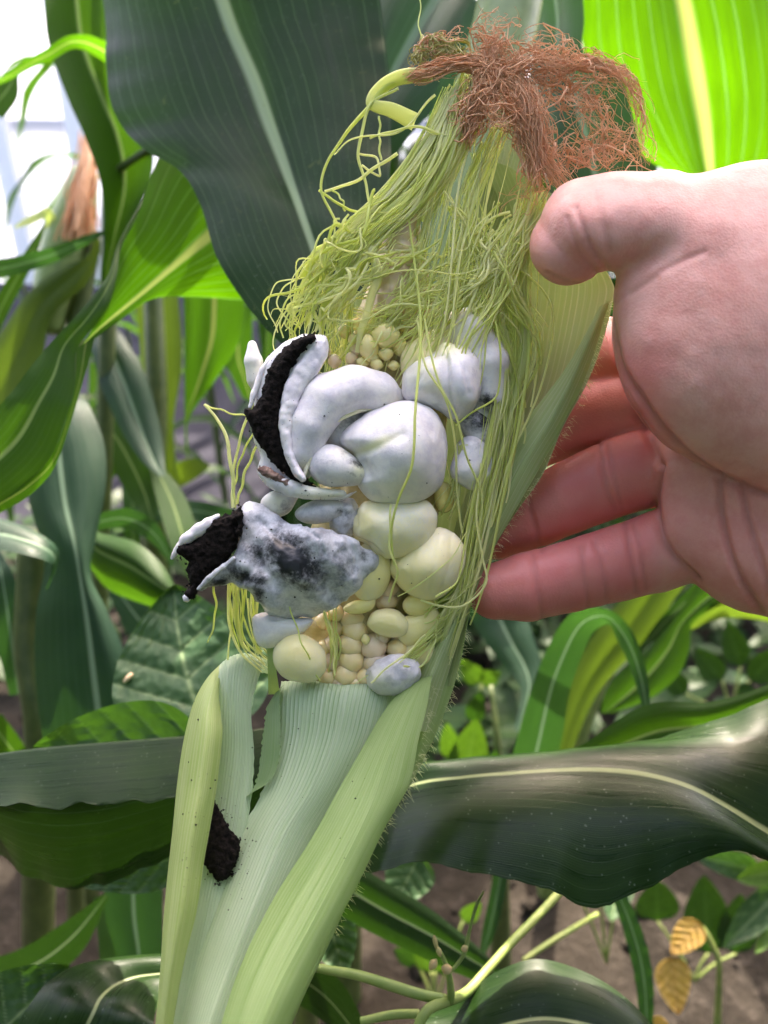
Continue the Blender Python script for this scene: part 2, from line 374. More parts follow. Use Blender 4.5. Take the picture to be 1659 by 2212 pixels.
def tube(name, pts, r, mat, parent=None, seg=10, n=30, wd=True):
    """pts (x,y,d), r in px at that distance (scalar or list)"""
    P = crom(np.array(pts, float), n); rr = np.interp(np.linspace(0, 1, n), np.linspace(0, 1, len(np.atleast_1d(r))), np.atleast_1d(r))*P[:, 2]/F
    W_ = WD(P); V, Fc, T = tubes([W_], [rr], seg)
    V = np.concatenate([V, W_[:1], W_[-1:]]); a = len(V)-2; k = np.arange(seg)
    Fl = Fc.tolist()+[(a, (i+1) % seg, i) for i in k]+[(a+1, (n-1)*seg+i, (n-1)*seg+(i+1) % seg) for i in k]
    return mk(name, V, Fl, mat, parent, tint=np.full((len(V), 1), .5))

def surface_nets(V, org, h):
    s = V < 0; nx, ny, nz = V.shape
    offs = [(i, j, k) for i in (0, 1) for j in (0, 1) for k in (0, 1)]
    cnt = np.zeros((nx-1, ny-1, nz-1), int)
    for (i, j, k) in offs: cnt += s[i:nx-1+i, j:ny-1+j, k:nz-1+k]
    cells = np.argwhere((cnt > 0) & (cnt < 8)); idx = -np.ones(cnt.shape, int); idx[tuple(cells.T)] = np.arange(len(cells))
    pos = np.zeros((len(cells), 3)); c = np.zeros(len(cells))
    for a in offs:
        for ax in range(3):
            if a[ax]: continue
            b = list(a); b[ax] = 1
            va = V[tuple((cells+a).T)]; vb = V[tuple((cells+b).T)]; m = (va < 0) != (vb < 0)
            t = np.where(m, va/np.where(m, va-vb, 1), 0)
            p = np.array(a, float)[None]+t[:, None]*(np.array(b)-np.array(a))[None]
            pos[m] += p[m]; c[m] += 1
    P = (cells+pos/c[:, None])*h+np.array(org)
    Q = []
    for ax in range(3):
        sl0 = [slice(None)]*3; sl1 = [slice(None)]*3; sl0[ax] = slice(0, -1); sl1[ax] = slice(1, None)
        e = np.argwhere(s[tuple(sl0)] != s[tuple(sl1)])
        o1, o2 = [k for k in range(3) if k != ax]
        e = e[(e[:, o1] > 0) & (e[:, o2] > 0) & (e[:, o1] < V.shape[o1]-1) & (e[:, o2] < V.shape[o2]-1)]
        d1 = np.zeros(3, int); d1[o1] = 1; d2 = np.zeros(3, int); d2[o2] = 1
        q = np.stack([idx[tuple((e-d1-d2).T)], idx[tuple((e-d2).T)], idx[tuple(e.T)], idx[tuple((e-d1).T)]], 1)
        inside = s[tuple(e.T)]
        flip = inside if ax != 1 else ~inside
        q[flip] = q[flip][:, ::-1]
        Q.append(q)
    Q = np.concatenate(Q); Q = Q[(Q >= 0).all(1)]
    return P, Q
def smin(a, b, k):
    if k <= 0: return np.minimum(a, b)
    h = np.clip(.5+.5*(b-a)/k, 0, 1); return b*(1-h)+a*h-k*h*(1-h)
def poly_sd(X, Y, poly):                        # signed distance, inside positive
    P = np.asarray(poly, float); d = np.full(X.shape, 1e9); ins = np.zeros(X.shape, bool)
    for i in range(len(P)):
        a, b = P[i], P[(i+1) % len(P)]; e = b-a; w0 = X-a[0]; w1 = Y-a[1]
        t = np.clip((w0*e[0]+w1*e[1])/(e@e+1e-9), 0, 1)
        d = np.minimum(d, np.hypot(w0-t*e[0], w1-t*e[1]))
        c = ((a[1] > Y) != (b[1] > Y)) & (X < (b[0]-a[0])*(Y-a[1])/(b[1]-a[1]+1e-12)+a[0]); ins ^= c
    return np.where(ins, d, -d)
def closed(poly, n=90, z=None):
    P = np.array(poly, float); Q = np.concatenate([P[-2:], P, P[:3]]); C = crom(Q, n*2)
    # keep the stretch that goes round once
    a = np.argmin(np.linalg.norm(C[:n]-P[0], axis=1)); b = n+np.argmin(np.linalg.norm(C[n:]-P[0], axis=1))
    return C[a:b]
def sdf_eval(prims, X, Y, Z, k):
    f = np.full(X.shape, 1e6)
    for p in prims:
        ty = p[0]; kk = k
        if ty == 'e':                            # ellipsoid x y z rx ry rz rot(deg, in the picture plane)
            _, x, y, z, rx, ry, rz = p[:7]; a = R_(p[7]) if len(p) > 7 else 0
            dx = X-x; dy = Y-y; c, s_ = math.cos(a), math.sin(a)
            px = (dx*c+dy*s_)/rx; py = (-dx*s_+dy*c)/ry; pz = (Z-z)/rz
            k0 = np.sqrt(px**2+py**2+pz**2); k1 = np.sqrt((px/rx)**2+(py/ry)**2+(pz/rz)**2)+1e-9
            g = k0*(k0-1)/k1
        elif ty == 'c':                          # chain of (x,y,z,r)
            g = np.full(X.shape, 1e6); ch = p[1]; zs = p[2] if len(p) > 2 else 1.0
            for a, b in zip(ch[:-1], ch[1:]):
                a = np.array(a, float); b = np.array(b, float); e = b[:3]-a[:3]
                t = np.clip(((X-a[0])*e[0]+(Y-a[1])*e[1]+(Z-a[2])*e[2])/(e@e), 0, 1)
                d = np.sqrt((X-a[0]-t*e[0])**2+(Y-a[1]-t*e[1])**2+((Z-a[2]-t*e[2])/zs)**2)-(a[3]+t*(b[3]-a[3]))
                g = smin(g, d, 4)
        elif ty == 'p':                          # pillow: outline polygon, z function or number, half thickness, rim width
            _, poly, zc, H, Wd = p; s2 = poly_sd(X[:, :, 0], Y[:, :, 0], poly)
            zz = zc(X[:, :, 0], Y[:, :, 0]) if callable(zc) else zc
            q = np.clip(s2/Wd, 0, 1); th = H*np.sqrt(np.clip(1-(1-q)**2, 0, 1))
            dz = np.abs(Z-(zz[..., None] if not np.isscalar(zz) else zz))
            g = np.where(s2[..., None] > 0, np.maximum(dz-th[..., None], -s2[..., None]), np.sqrt(np.clip(-s2, 0, None)[..., None]**2+dz**2)+.01)
        f = g if f[0, 0, 0] > 9e5 and (f > 9e5).all() else smin(f, g, kk)
    return f
def bounds(prims, pad):
    lo = np.full(3, 1e9); hi = -lo
    for p in prims:
        if p[0] == 'e':
            c = np.array(p[1:4]); r = np.array([max(p[4], p[5])]*2+[p[6]])
            lo = np.minimum(lo, c-r); hi = np.maximum(hi, c+r)
        elif p[0] == 'c':
            for q in p[1]:
                c = np.array(q[:3], float); r = np.array([q[3], q[3], q[3]*(p[2] if len(p) > 2 else 1)])
                lo = np.minimum(lo, c-r); hi = np.maximum(hi, c+r)
        else:
            P = np.array(p[1]); zc = p[2]
            zs = np.array([zc(P[:, 0], P[:, 1]), zc(P[:, 0]*.5+P[:, 0].mean()*.5, P[:, 1]*.5+P[:, 1].mean()*.5)]) if callable(zc) else np.array([zc])
            lo = np.minimum(lo, [*P.min(0), zs.min()-p[3]-10]); hi = np.maximum(hi, [*P.max(0), zs.max()+p[3]+10])
    return lo-pad, hi+pad
def sdf_mesh(prims, k=10, h=4.0, extra=None, disp=None):
    lo, hi = bounds(prims, 3*h+k*.3); n = np.ceil((hi-lo)/h).astype(int)+1
    X, Y, Z = np.meshgrid(*[lo[i]+np.arange(n[i])*h for i in range(3)], indexing='ij')
    f = sdf_eval(prims, X, Y, Z, k)
    if extra is not None: f = extra(f, X, Y, Z)
    P, Q = surface_nets(f, lo, h)
    return P, Q
def normals(P, Q):
    fn = np.cross(P[Q[:, 2]]-P[Q[:, 0]], P[Q[:, 3]]-P[Q[:, 1]]); N = np.zeros_like(P)
    for i in range(4): np.add.at(N, Q[:, i], fn)
    if (fn*(P[Q].mean(1)-P.mean(0))).sum() < 0: N = -N      # outward
    return N/(np.linalg.norm(N, axis=1)[:, None]+1e-9)
def relax(P, Q, it=2, lam=.5):
    for _ in range(it):
        A = np.zeros_like(P); c = np.zeros(len(P))
        for i in range(4):
            a, b = Q[:, i], Q[:, (i+1) % 4]
            np.add.at(A, a, P[b]); np.add.at(c, a, 1); np.add.at(A, b, P[a]); np.add.at(c, b, 1)
        P = P+(A/c[:, None]-P)*lam
    return P
def polyd(P2, line):                             # distance of points to a polyline in the plane
    d = np.full(len(P2), 1e9); L_ = np.asarray(line, float)
    for a, b in zip(L_[:-1], L_[1:]):
        e = b-a; t = np.clip(((P2-a)@e)/(e@e+1e-9), 0, 1); d = np.minimum(d, np.linalg.norm(P2-a-t[:, None]*e, axis=1))
    return d
# ---- CONTENT ----

# ------------------------------------------------------------------ the ground and the far end
g = np.sinh(np.linspace(-4.6, 4.6, 190))/np.sinh(4.6)*60; gy = 1.2+g
X, Y = np.meshgrid(g, gy, indexing='ij')
nz = fnoise(np.stack([X*9, Y*9, X*0], -1), 4)-.5; n2 = fnoise(np.stack([X*2, Y*2, X*0+5], -1), 2)-.5
Zg = (nz*.05+n2*.03)*np.exp(-((X**2+(Y-1.2)**2)/9))
soil = mk('ground', np.stack([X, Y, Zg], -1).reshape(-1, 3), grid_faces(190, 190), M['soil'], base=(0, 0, 0)); soil['kind'] = 'structure'
Xp, Yp = np.meshgrid(np.linspace(-3.2, .35, 60), np.linspace(1.25, 3.35, 40), indexing='ij')
Yp = Yp+.12*np.sin(Xp*2.1)
Zp = .035+.018*(fnoise(np.stack([Xp*5, Yp*5, Xp*0+9], -1), 3)-.5)
pth = mk('path', np.stack([Xp, Yp, Zp], -1).reshape(-1, 3), grid_faces(60, 40), M['mulch'], base=(-1.2, 2.2, .03)); pth['kind'] = 'structure'

def box(name, x0, x1, y0, y1, z0, z1, mat, parent):
    V = [(x, y, z) for x in (x0, x1) for y in (y0, y1) for z in (z0, z1)]
    return mk(name, V, [(0, 1, 3, 2), (4, 6, 7, 5), (0, 4, 5, 1), (2, 3, 7, 6), (0, 2, 6, 4), (1, 5, 7, 3)], mat, parent, smooth=False)
gh = thing('greenhouse', 'white plastic greenhouse glowing behind the corn at the upper left', 'greenhouse', (-1.5, 3.6, 0))
xs = np.linspace(-5, 1.6, 67); zs = np.linspace(.66, 2.3, 24)
X, Z = np.meshgrid(xs, zs, indexing='ij'); Yv = 3.6+.03*np.abs(np.sin((X+.2)*2.9))+.012*fnoise(np.stack([X*6, Z*6, X*0], -1), 3)
mk('plastic_sheet', np.stack([X, Yv, Z], -1).reshape(-1, 3), grid_faces(67, 24), M['film'], gh)
zs2 = np.linspace(.0, .68, 10); X, Z = np.meshgrid(xs, zs2, indexing='ij')
mk('dim_interior_sheet', np.stack([X, 3.57+.02*np.sin(X*7), Z], -1).reshape(-1, 3), grid_faces(67, 10), M['film_grey'], gh)  # grey sheet stands in for the dim greenhouse interior
for xx in (-3.7, -2.9, -2.1, -1.62, -1.3, -.5, .3, 1.1):
    box('post', xx-.035, xx+.035, 3.48, 3.54, 0, 2.3, M['white_paint'], gh)

# ------------------------------------------------------------------ the corn plant that bears the ear
def base_of(x, y, d): return tuple(WD([(x, y, d)])[0])
pA = thing('corn_plant', 'corn plant bearing the opened smutty ear, with a wide dark leaf behind the silk', 'corn plant', (0.0, .30, 0))
# stalk: pale sheath coming down behind the silk and the ear to the ground
st = [(1115, -120, .31), (1095, 40, .305), (1050, 200, .30), (1000, 420, .295), (940, 700, .29), (890, 1000, .29), (830, 1350, .30), (740, 1600, .305), (620, 1900, .315), (500, 2250, .34), (430, 2800, .43), (420, 3400, .55)]
tube('stalk', st, [70, 72, 72, 70, 66, 62, 58, 56, 52, 46, 40], M['stalk'], pA, 20, 60)
L = 'leaf'
blade(L, [((215, -60, .36), (460, -60, .335), (815, -60, .325)), ((228, 60, .352), (500, 60, .33), (828, 60, .32)), ((232, 180, .342), (548, 170, .322), (842, 180, .31)),
          ((255, 260, .335), (580, 260, .315), (845, 290, .30)), ((310, 322, .325), (606, 330, .308), (842, 390, .29)), ((388, 368, .315), (630, 400, .30), (835, 480, .284)),
          ((432, 440, .305), (652, 460, .29), (825, 560, .278)), ((470, 560, .292), (680, 540, .282), (815, 640, .272)), ((535, 662, .282), (705, 620, .274), (800, 700, .268)),
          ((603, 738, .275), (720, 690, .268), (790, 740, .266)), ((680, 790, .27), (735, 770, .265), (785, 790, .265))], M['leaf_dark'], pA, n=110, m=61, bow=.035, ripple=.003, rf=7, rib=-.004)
blade(L, LR([(740, 250, 800, 420, .38, .35), (770, 120, 880, 300, .38, .35), (800, -20, 990, 180, .385, .35), (850, -130, 1080, 60, .39, .35)]), M['leaf_blue'], pA, n=30, m=31, bow=.06)
blade(L, LR([(1130, -60, 1256, -60, .40, .36), (1150, 40, 1262, 40, .40, .36), (1150, 110, 1262, 118, .40, .36), (1140, 190, 1330, 150, .40, .345), (1150, 280, 1362, 230, .39, .34), (1180, 370, 1388, 360, .38, .335), (1220, 470, 1392, 470, .37, .33), (1250, 560, 1380, 560, .36, .33)]), M['leaf_blue'], pA, n=50, m=25, bow=.05)
# hidden blade added behind the wide one to keep the sun off it
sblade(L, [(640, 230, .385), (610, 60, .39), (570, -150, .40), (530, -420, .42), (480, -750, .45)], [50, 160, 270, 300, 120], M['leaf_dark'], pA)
# narrow lit leaf seen between silk and stalk
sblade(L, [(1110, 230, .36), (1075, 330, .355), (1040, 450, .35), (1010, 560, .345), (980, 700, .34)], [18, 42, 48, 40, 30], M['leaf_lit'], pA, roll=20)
# horizontal leaf to the right
blade(L, [((840, 1672, .262), (800, 1752, .262), (740, 1850, .25)), ((905, 1652, .258), (890, 1697, .252), (800, 1885, .232)), ((1000, 1640, .258), (1000, 1680, .246), (900, 1862, .225)), ((1100, 1637, .26), (1100, 1671, .243), (1040, 1888, .22)),
          ((1200, 1631, .262), (1210, 1664, .241), (1165, 1915, .217)), ((1300, 1618, .262), (1310, 1664, .238), (1280, 1960, .215)), ((1400, 1598, .262), (1400, 1675, .235), (1390, 1922, .216)), ((1500, 1570, .262), (1490, 1702, .232), (1490, 1868, .218)),
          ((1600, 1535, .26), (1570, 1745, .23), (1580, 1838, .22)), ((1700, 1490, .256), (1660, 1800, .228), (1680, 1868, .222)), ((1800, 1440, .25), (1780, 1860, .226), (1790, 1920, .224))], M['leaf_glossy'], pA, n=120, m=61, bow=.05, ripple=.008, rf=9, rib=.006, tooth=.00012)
# horizontal leaf to the left, folded over along its midrib
blade(L, [((-80, 1760, .235), (-80, 1640, .25), (-80, 1800, .275)), ((0, 1735, .232), (0, 1627, .248), (0, 1850, .272)), ((100, 1745, .231), (90, 1615, .247), (95, 1908, .268)), ((200, 1736, .231), (190, 1606, .246), (190, 1916, .265)), ((300, 1732, .232), (290, 1598, .246), (280, 1890, .262)),
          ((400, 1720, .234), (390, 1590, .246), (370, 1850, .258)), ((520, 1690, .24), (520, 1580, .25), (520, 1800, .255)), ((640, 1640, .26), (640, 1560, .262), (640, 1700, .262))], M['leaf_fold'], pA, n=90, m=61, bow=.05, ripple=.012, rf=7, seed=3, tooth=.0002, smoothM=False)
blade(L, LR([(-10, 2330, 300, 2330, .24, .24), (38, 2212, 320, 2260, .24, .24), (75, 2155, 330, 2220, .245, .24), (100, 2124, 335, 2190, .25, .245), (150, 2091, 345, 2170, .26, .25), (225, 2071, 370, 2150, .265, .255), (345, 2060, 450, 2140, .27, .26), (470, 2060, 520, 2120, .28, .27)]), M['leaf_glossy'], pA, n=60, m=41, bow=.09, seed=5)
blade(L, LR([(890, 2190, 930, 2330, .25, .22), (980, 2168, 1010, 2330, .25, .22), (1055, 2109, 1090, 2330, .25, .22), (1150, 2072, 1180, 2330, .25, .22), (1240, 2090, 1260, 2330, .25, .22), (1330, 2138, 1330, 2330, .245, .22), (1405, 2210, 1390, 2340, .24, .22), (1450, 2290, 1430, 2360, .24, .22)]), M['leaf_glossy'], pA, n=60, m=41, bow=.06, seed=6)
# ------------------------------------------------------------------ the ear
ear = thing('corn_ear', 'opened ear of corn swollen with grey and white smut galls, held in the hand', 'corn ear', base_of(760, 1500, .215))
# cob core
ax = [(745, 1520), (760, 1420), (790, 1250), (825, 1050), (850, 850), (862, 700), (868, 560), (885, 440)]
rad = [118, 128, 132, 130, 118, 92, 52, 18]
P, Q = sdf_mesh([('c', [(x, y, -105-(0 if r > 60 else -0), r) for (x, y), r in zip(ax, rad)], .8)], 4, 7.0)
P = relax(P, Q, 1)
N = normals(P, Q); P = P+N*((fnoise(P/26, 2)-.5)*16)[:, None]
def put(name, P, Q, mat, parent, tint=None):
    V = WZ(P); a = V[Q]; vol = np.einsum('ij,ij->i', a[:, 0], np.cross(a[:, 1], a[:, 2])+np.cross(a[:, 2], a[:, 3])).sum()
    c = V.mean(0); a = a-c; vol = np.einsum('ij,ij->i', a[:, 0], np.cross(a[:, 1], a[:, 2])).sum()+np.einsum('ij,ij->i', a[:, 0], np.cross(a[:, 2], a[:, 3])).sum()
    if vol < 0: Q = Q[:, ::-1]
    return mk(name, V, Q, mat, parent, tint=tint)
put('cob', P, Q, M['cob'], ear)
# pinkish bare tip of the cob with tiny undeveloped kernels
P, Q = sdf_mesh([('c', [(845, 660, -20, 48), (858, 560, -5, 40), (872, 470, 5, 28), (888, 400, 8, 16)])], 4, 5.0)
N = normals(P, Q); P = P+N*((vnoise(P/13)-.5)*9)[:, None]
M['tip'] = simple('cob_tip', (.62, .50, .22, 1), (.66, .48, .36, 1), .45, 180, .0003, sss=.2)
put('cob_tip', P, Q, M['tip'], ear)

def gall(prims, mat, k=12, h=4.0, amp=4.0, ns=45., dark=(), yel=(), creases=(), parent=None, name='gall', label=None, rl=2, rag=0.):
    """dark / yel: (x, y, radius, strength[, ry, rot]) patches of pigment; creases: (polyline, width, depth)"""
    P, Q = sdf_mesh(prims, k, h); P = relax(P, Q, rl)
    N = normals(P, Q); sd = RNG.random()*50
    P = P+N*((fnoise(P/ns+sd, 2)-.5)*2*amp)[:, None]
    if rag: P = P+N*((fnoise(P/9+sd, 3)-.5)*2*rag)[:, None]
    for line, w, dp in creases:
        dd = polyd(P[:, :2], line); f = (P[:, 2] > np.median(P[:, 2]))
        P = P-N*(dp*np.exp(-(dd/w)**2)*f)[:, None]
    T = np.zeros((len(P), 3))
    for c, lst in ((0, dark), (1, yel)):
        for q in lst:
            x, y, r, s = q[:4]; ry = q[4] if len(q) > 4 else r; a = R_(q[5]) if len(q) > 5 else 0
            dx, dy = P[:, 0]-x, P[:, 1]-y
            e = ((dx*math.cos(a)+dy*math.sin(a))/r)**2+((-dx*math.sin(a)+dy*math.cos(a))/ry)**2
            T[:, c] = np.maximum(T[:, c], s*np.exp(-e))
    T[:, 0] *= .4+1.2*fnoise(P/22+sd, 3)
    o = put(name, P, Q, M[mat] if isinstance(mat, str) else mat, parent or ear, T)
    if label: o['label'] = label
    return o

# --- upper right galls
gall([('c', [(960, 705, -35, 34), (1015, 715, -20, 52), (1052, 780, -10, 50), (1056, 850, -15, 40), (1045, 890, -20, 26)])], 'gall', dark=[(1052, 870, 26, .7), (1040, 690, 60, .12)], yel=[(960, 700, 40, .4)])
gall([('e', 908, 775, -8, 44, 56, 46, 20), ('e', 945, 745, -14, 34, 36, 30)], 'gall_cream', 20, yel=[(900, 760, 60, .6)])
gall([('p', closed([(868, 825), (875, 802), (908, 778), (936, 764), (955, 741), (964, 738), (983, 743), (1011, 750), (1035, 774), (1044, 806), (1039, 844), (1021, 881), (993, 905), (974, 907), (950, 891), (927, 881), (894, 872), (873, 858)]), 22, 52, 66), ('e', 926, 822, 26, 50, 46, 54), ('e', 996, 826, 30, 40, 66, 54, -8)], 'gall', 16, 4, 4, 40, yel=[(962, 745, 30, .9), (900, 800, 40, .3)], rl=4,
     creases=[([(962, 750), (966, 800), (970, 850), (985, 895)], 6, 7), ([(972, 752), (1004, 800), (1014, 850)], 4, 3), ([(955, 752), (925, 785), (900, 830)], 4, 2)], dark=[(950, 800, 60, .12), (1020, 800, 18, .2)])
gall([('c', [(985, 900, -5, 12), (1025, 915, -20, 34), (1045, 945, -25, 40), (1040, 985, -20, 34)])], 'gall_grey', dark=[(1035, 900, 40, .9), (1050, 950, 30, .5)])
gall([('c', [(1018, 975, 0, 34), (1008, 1015, 6, 36), (1020, 1038, 4, 22)]), ('e', 1040, 1000, -4, 26, 50, 30)], 'gall', dark=[(1030, 960, 22, .3)])
# --- the great round one and its neighbours
gall([('p', closed([(730, 952), (749, 924), (782, 896), (824, 877), (866, 867), (899, 868), (932, 881), (950, 905), (964, 942), (967, 980), (962, 1017), (948, 1055), (922, 1078), (889, 1092), (852, 1096), (814, 1088), (786, 1069), (768, 1046), (772, 1020), (758, 985)]), 48, 78, 100), ('e', 872, 975, 66, 66, 72, 70)], 'gall', 40, 4, 6, 60, rl=7,
     yel=[(808, 962, 56, .85, 12, -24), (870, 1080, 80, .3), (760, 1010, 30, .4)], creases=[([(738, 985), (790, 978), (868, 938)], 9, 3), ([(790, 1000), (806, 1050), (840, 1085)], 9, 4), ([(900, 880), (930, 930), (940, 990)], 9, 2)], dark=[(830, 900, 70, .10), (930, 1010, 30, .12)])
gall([('c', [(846, 862, 5, 30), (818, 850, 22, 46), (765, 838, 40, 52), (705, 862, 55, 56), (668, 920, 64, 50), (650, 980, 66, 38), (656, 1022, 62, 18)])], 'gall', 14, 4, 3, 50,
     dark=[(760, 830, 90, .14), (690, 900, 50, .12), (700, 940, 16, .2)], yel=[(655, 1020, 26, .6), (848, 870, 26, .35)])
# pale ridge along the inner edge of the curved gall
gall([('c', [(655, 1035, 88, 5), (668, 992, 92, 6), (690, 950, 90, 6), (722, 910, 80, 6), (770, 888, 66, 6), (812, 880, 50, 4)])], 'gall_cream', 6, 3, .6, name='gall_ridge', yel=[(730, 920, 90, .35)])
gall([('e', 745, 930, 10, 60, 58, 44)], 'gall_grey', dark=[(760, 915, 45, .45)], yel=[(720, 900, 20, .2)])
gall([('e', 716, 1006, 74, 52, 46, 42, 10), ('e', 758, 1020, 72, 36, 28, 30, 20)], 'gall', 20, 3.5, 2, dark=[(770, 1000, 30, .65, 12, 25), (700, 1000, 40, .22), (745, 980, 18, .3), (765, 1025, 24, .4, 8, 10)], yel=[(780, 1015, 22, .7), (745, 975, 20, .3)])
# --- burst gall: white lips around a strip of black spores
lip = [(548, 880), (562, 800), (598, 752), (650, 722), (676, 722), (706, 728), (706, 760), (672, 800), (640, 850), (626, 915), (628, 975), (645, 1020), (690, 1052), (742, 1068), (775, 1058), (745, 1078), (690, 1082), (632, 1075), (580, 1052), (556, 1020), (562, 990), (548, 950)]
bz = lambda x, y: 52+22*np.clip((620-x)/70, -1, 1)*-1+.02*(y-900)
burst = gall([('p', closed(lip), lambda x, y: 40+(x-600)*.18, 26, 22)], 'gall', 8, 3.5, 3, 30, dark=[(590, 900, 30, .1)], yel=[(560, 950, 24, .25), (700, 1065, 50, .3)], label='burst gall torn open along a strip of black spores')
pet = [(676, 738), (692, 730), (707, 727), (709, 760), (696, 795), (664, 835), (640, 885), (632, 935), (640, 990), (664, 1036), (650, 1042), (622, 1004), (606, 950), (603, 890), (614, 832), (640, 785)]
gall([('p', closed(pet), lambda x, y: 84-(900-y)*.12, 17, 16)], 'gall', 8, 3.5, 3, 22, name='gall_lip', rag=1.4, dark=[(672, 790, 30, .2, 60, 30)])
gall([('c', [(566, 1020, 64, 9), (590, 1040, 74, 16), (630, 1056, 80, 18), (680, 1066, 82, 14), (740, 1066, 78, 8)])], 'gall', 8, 3.5, 2, 22, name='gall_lip', yel=[(700, 1064, 50, .5)])
gall([('c', [(600, 756, 50, 5), (566, 800, 52, 7), (548, 850, 54, 7), (540, 880, 56, 5)])], 'gall', 8, 3.5, 2, 22, name='gall_lip')
def spores(poly, zc, H, Wd, parent, rag=7., h=3.5, mat='spore', crumbs=18, csize=(1.2, 3.6)):
    P, Q = sdf_mesh([('p', closed(poly) if len(poly) > 5 else poly, zc, H, Wd)], 6, h); N = normals(P, Q)
    P = P+N*((fnoise(P/8, 4)-.5)*2*rag*.8)[:, None]+np.stack([(fnoise(P/9+3, 2)-.5)*9, (fnoise(P/9+8, 2)-.5)*9, 0*P[:, 0]], 1)
    Vs, Fs = [P], [Q]; o = len(P)
    pc = np.array(poly, float)
    for i in range(crumbs):                      # crumbs of the same mass round its rim
        far = i % 2; a = pc[RNG.integers(len(pc))]+RNG.normal(0, 11 if far else 4, 2); r = RNG.uniform(.8, 2.0) if far else RNG.uniform(*csize)
        z = (zc(np.array([a[0]]), np.array([a[1]]))[0] if callable(zc) else zc)+RNG.uniform(0, 8)
        q = np.array([(1, 0, 0), (-1, 0, 0), (0, 1, 0), (0, -1, 0), (0, 0, 1), (0, 0, -1)])*r*RNG.uniform(.6, 1.3, (6, 1))+[a[0], a[1], z]
        Vs.append(q); f = [(0, 2, 4), (2, 1, 4), (1, 3, 4), (3, 0, 4), (2, 0, 5), (1, 2, 5), (3, 1, 5), (0, 3, 5)]
        Fs += [np.array([(x[0], x[1], x[2], x[2]) for x in f])+o]; o += 6
    V = WZ(np.concatenate(Vs)); F4 = np.concatenate(Fs)
    return mk('spore_mass', V, [f if f[2] != f[3] else f[:3] for f in F4.tolist()], M[mat], parent, smooth=True)
sp = [(678, 722), (655, 726), (622, 745), (592, 775), (574, 812), (562, 860), (550, 882), (530, 884), (534, 905), (545, 930), (556, 955), (578, 985), (600, 1012), (640, 1040), (672, 1058), (690, 1060), (668, 1040), (640, 1010), (618, 965), (606, 920), (606, 872), (616, 828), (634, 790), (660, 755), (682, 738)]
spores(sp, lambda x, y: 66+(x-600)*.10, 20, 18, burst, 7, crumbs=90)
M['spore_brown'] = simple('spore_brown', (.10, .05, .04, 1), (.30, .20, .16, 1), .85, 500, .0004)
spores([(560, 1010), (580, 1010), (610, 1030), (650, 1050), (690, 1062), (700, 1070), (665, 1068), (620, 1055), (585, 1035), (562, 1022)], 84, 14, 12, burst, 6, mat='spore_brown', crumbs=20)
gall([('c', [(545, 745, 0, 10), (548, 780, 5, 20), (552, 820, 5, 18), (560, 860, 5, 8)])], 'gall', 8, 3.5, 2, yel=[(555, 800, 40, .35)])
# --- row under it
gall([('e', 598, 1088, 25, 36, 30, 28), ('e', 622, 1072, 30, 22, 14, 18)], 'gall', 14, yel=[(590, 1090, 30, .35)], dark=[(615, 1098, 22, .4)])
gall([('e', 694, 1104, 45, 58, 27, 34, -8)], 'gall_grey', 8, 3.5, 2, dark=[(735, 1105, 12, .6), (660, 1110, 30, .2)])
gall([('e', 745, 1118, 36, 34, 42, 30, 10)], 'gall_grey', 8, 3.5, 7, 14, dark=[(740, 1110, 30, .5), (760, 1140, 20, .5)])
gall([('p', closed([(760, 1121), (768, 1102), (786, 1084), (815, 1080), (866, 1078), (918, 1078), (936, 1092), (946, 1116), (941, 1144), (922, 1177), (885, 1200), (852, 1207), (819, 1203), (786, 1174), (763, 1163)]), 40, 54, 60), ('e', 862, 1140, 44, 56, 38, 52)], 'gall_cream', 26, 4, 3, 40, rl=5, yel=[(785, 1125, 44, .55, 50), (860, 1195, 70, .35)], creases=[([(765, 1165), (800, 1178), (824, 1200)], 6, 6), ([(768, 1105), (772, 1135), (766, 1160)], 4, 3)])
gall([('p', closed([(843, 1210), (861, 1196), (899, 1168), (922, 1147), (950, 1139), (978, 1149), (1002, 1173), (1008, 1196), (1000, 1234), (978, 1271), (950, 1292), (918, 1298), (885, 1285), (857, 1262), (840, 1234)]), 24, 58, 74), ('e', 926, 1220, 30, 54, 48, 54)], 'gall_cream', 26, 4, 3, 50, rl=5, yel=[(880, 1250, 90, .65), (960, 1200, 50, .45), (925, 1220, 80, .2)], creases=[([(870, 1180), (853, 1215), (850, 1255)], 6, 3), ([(905, 1170), (885, 1220), (888, 1275)], 5, 1.6), ([(945, 1150), (935, 1210), (925, 1285)], 5, 1.6), ([(975, 1160), (972, 1215), (955, 1280)], 5, 1.6)])
gall([('e', 800, 1235, 20, 46, 66, 44, 8)], 'gall_cream', 10, 4, 2, yel=[(810, 1240, 60, .8)])
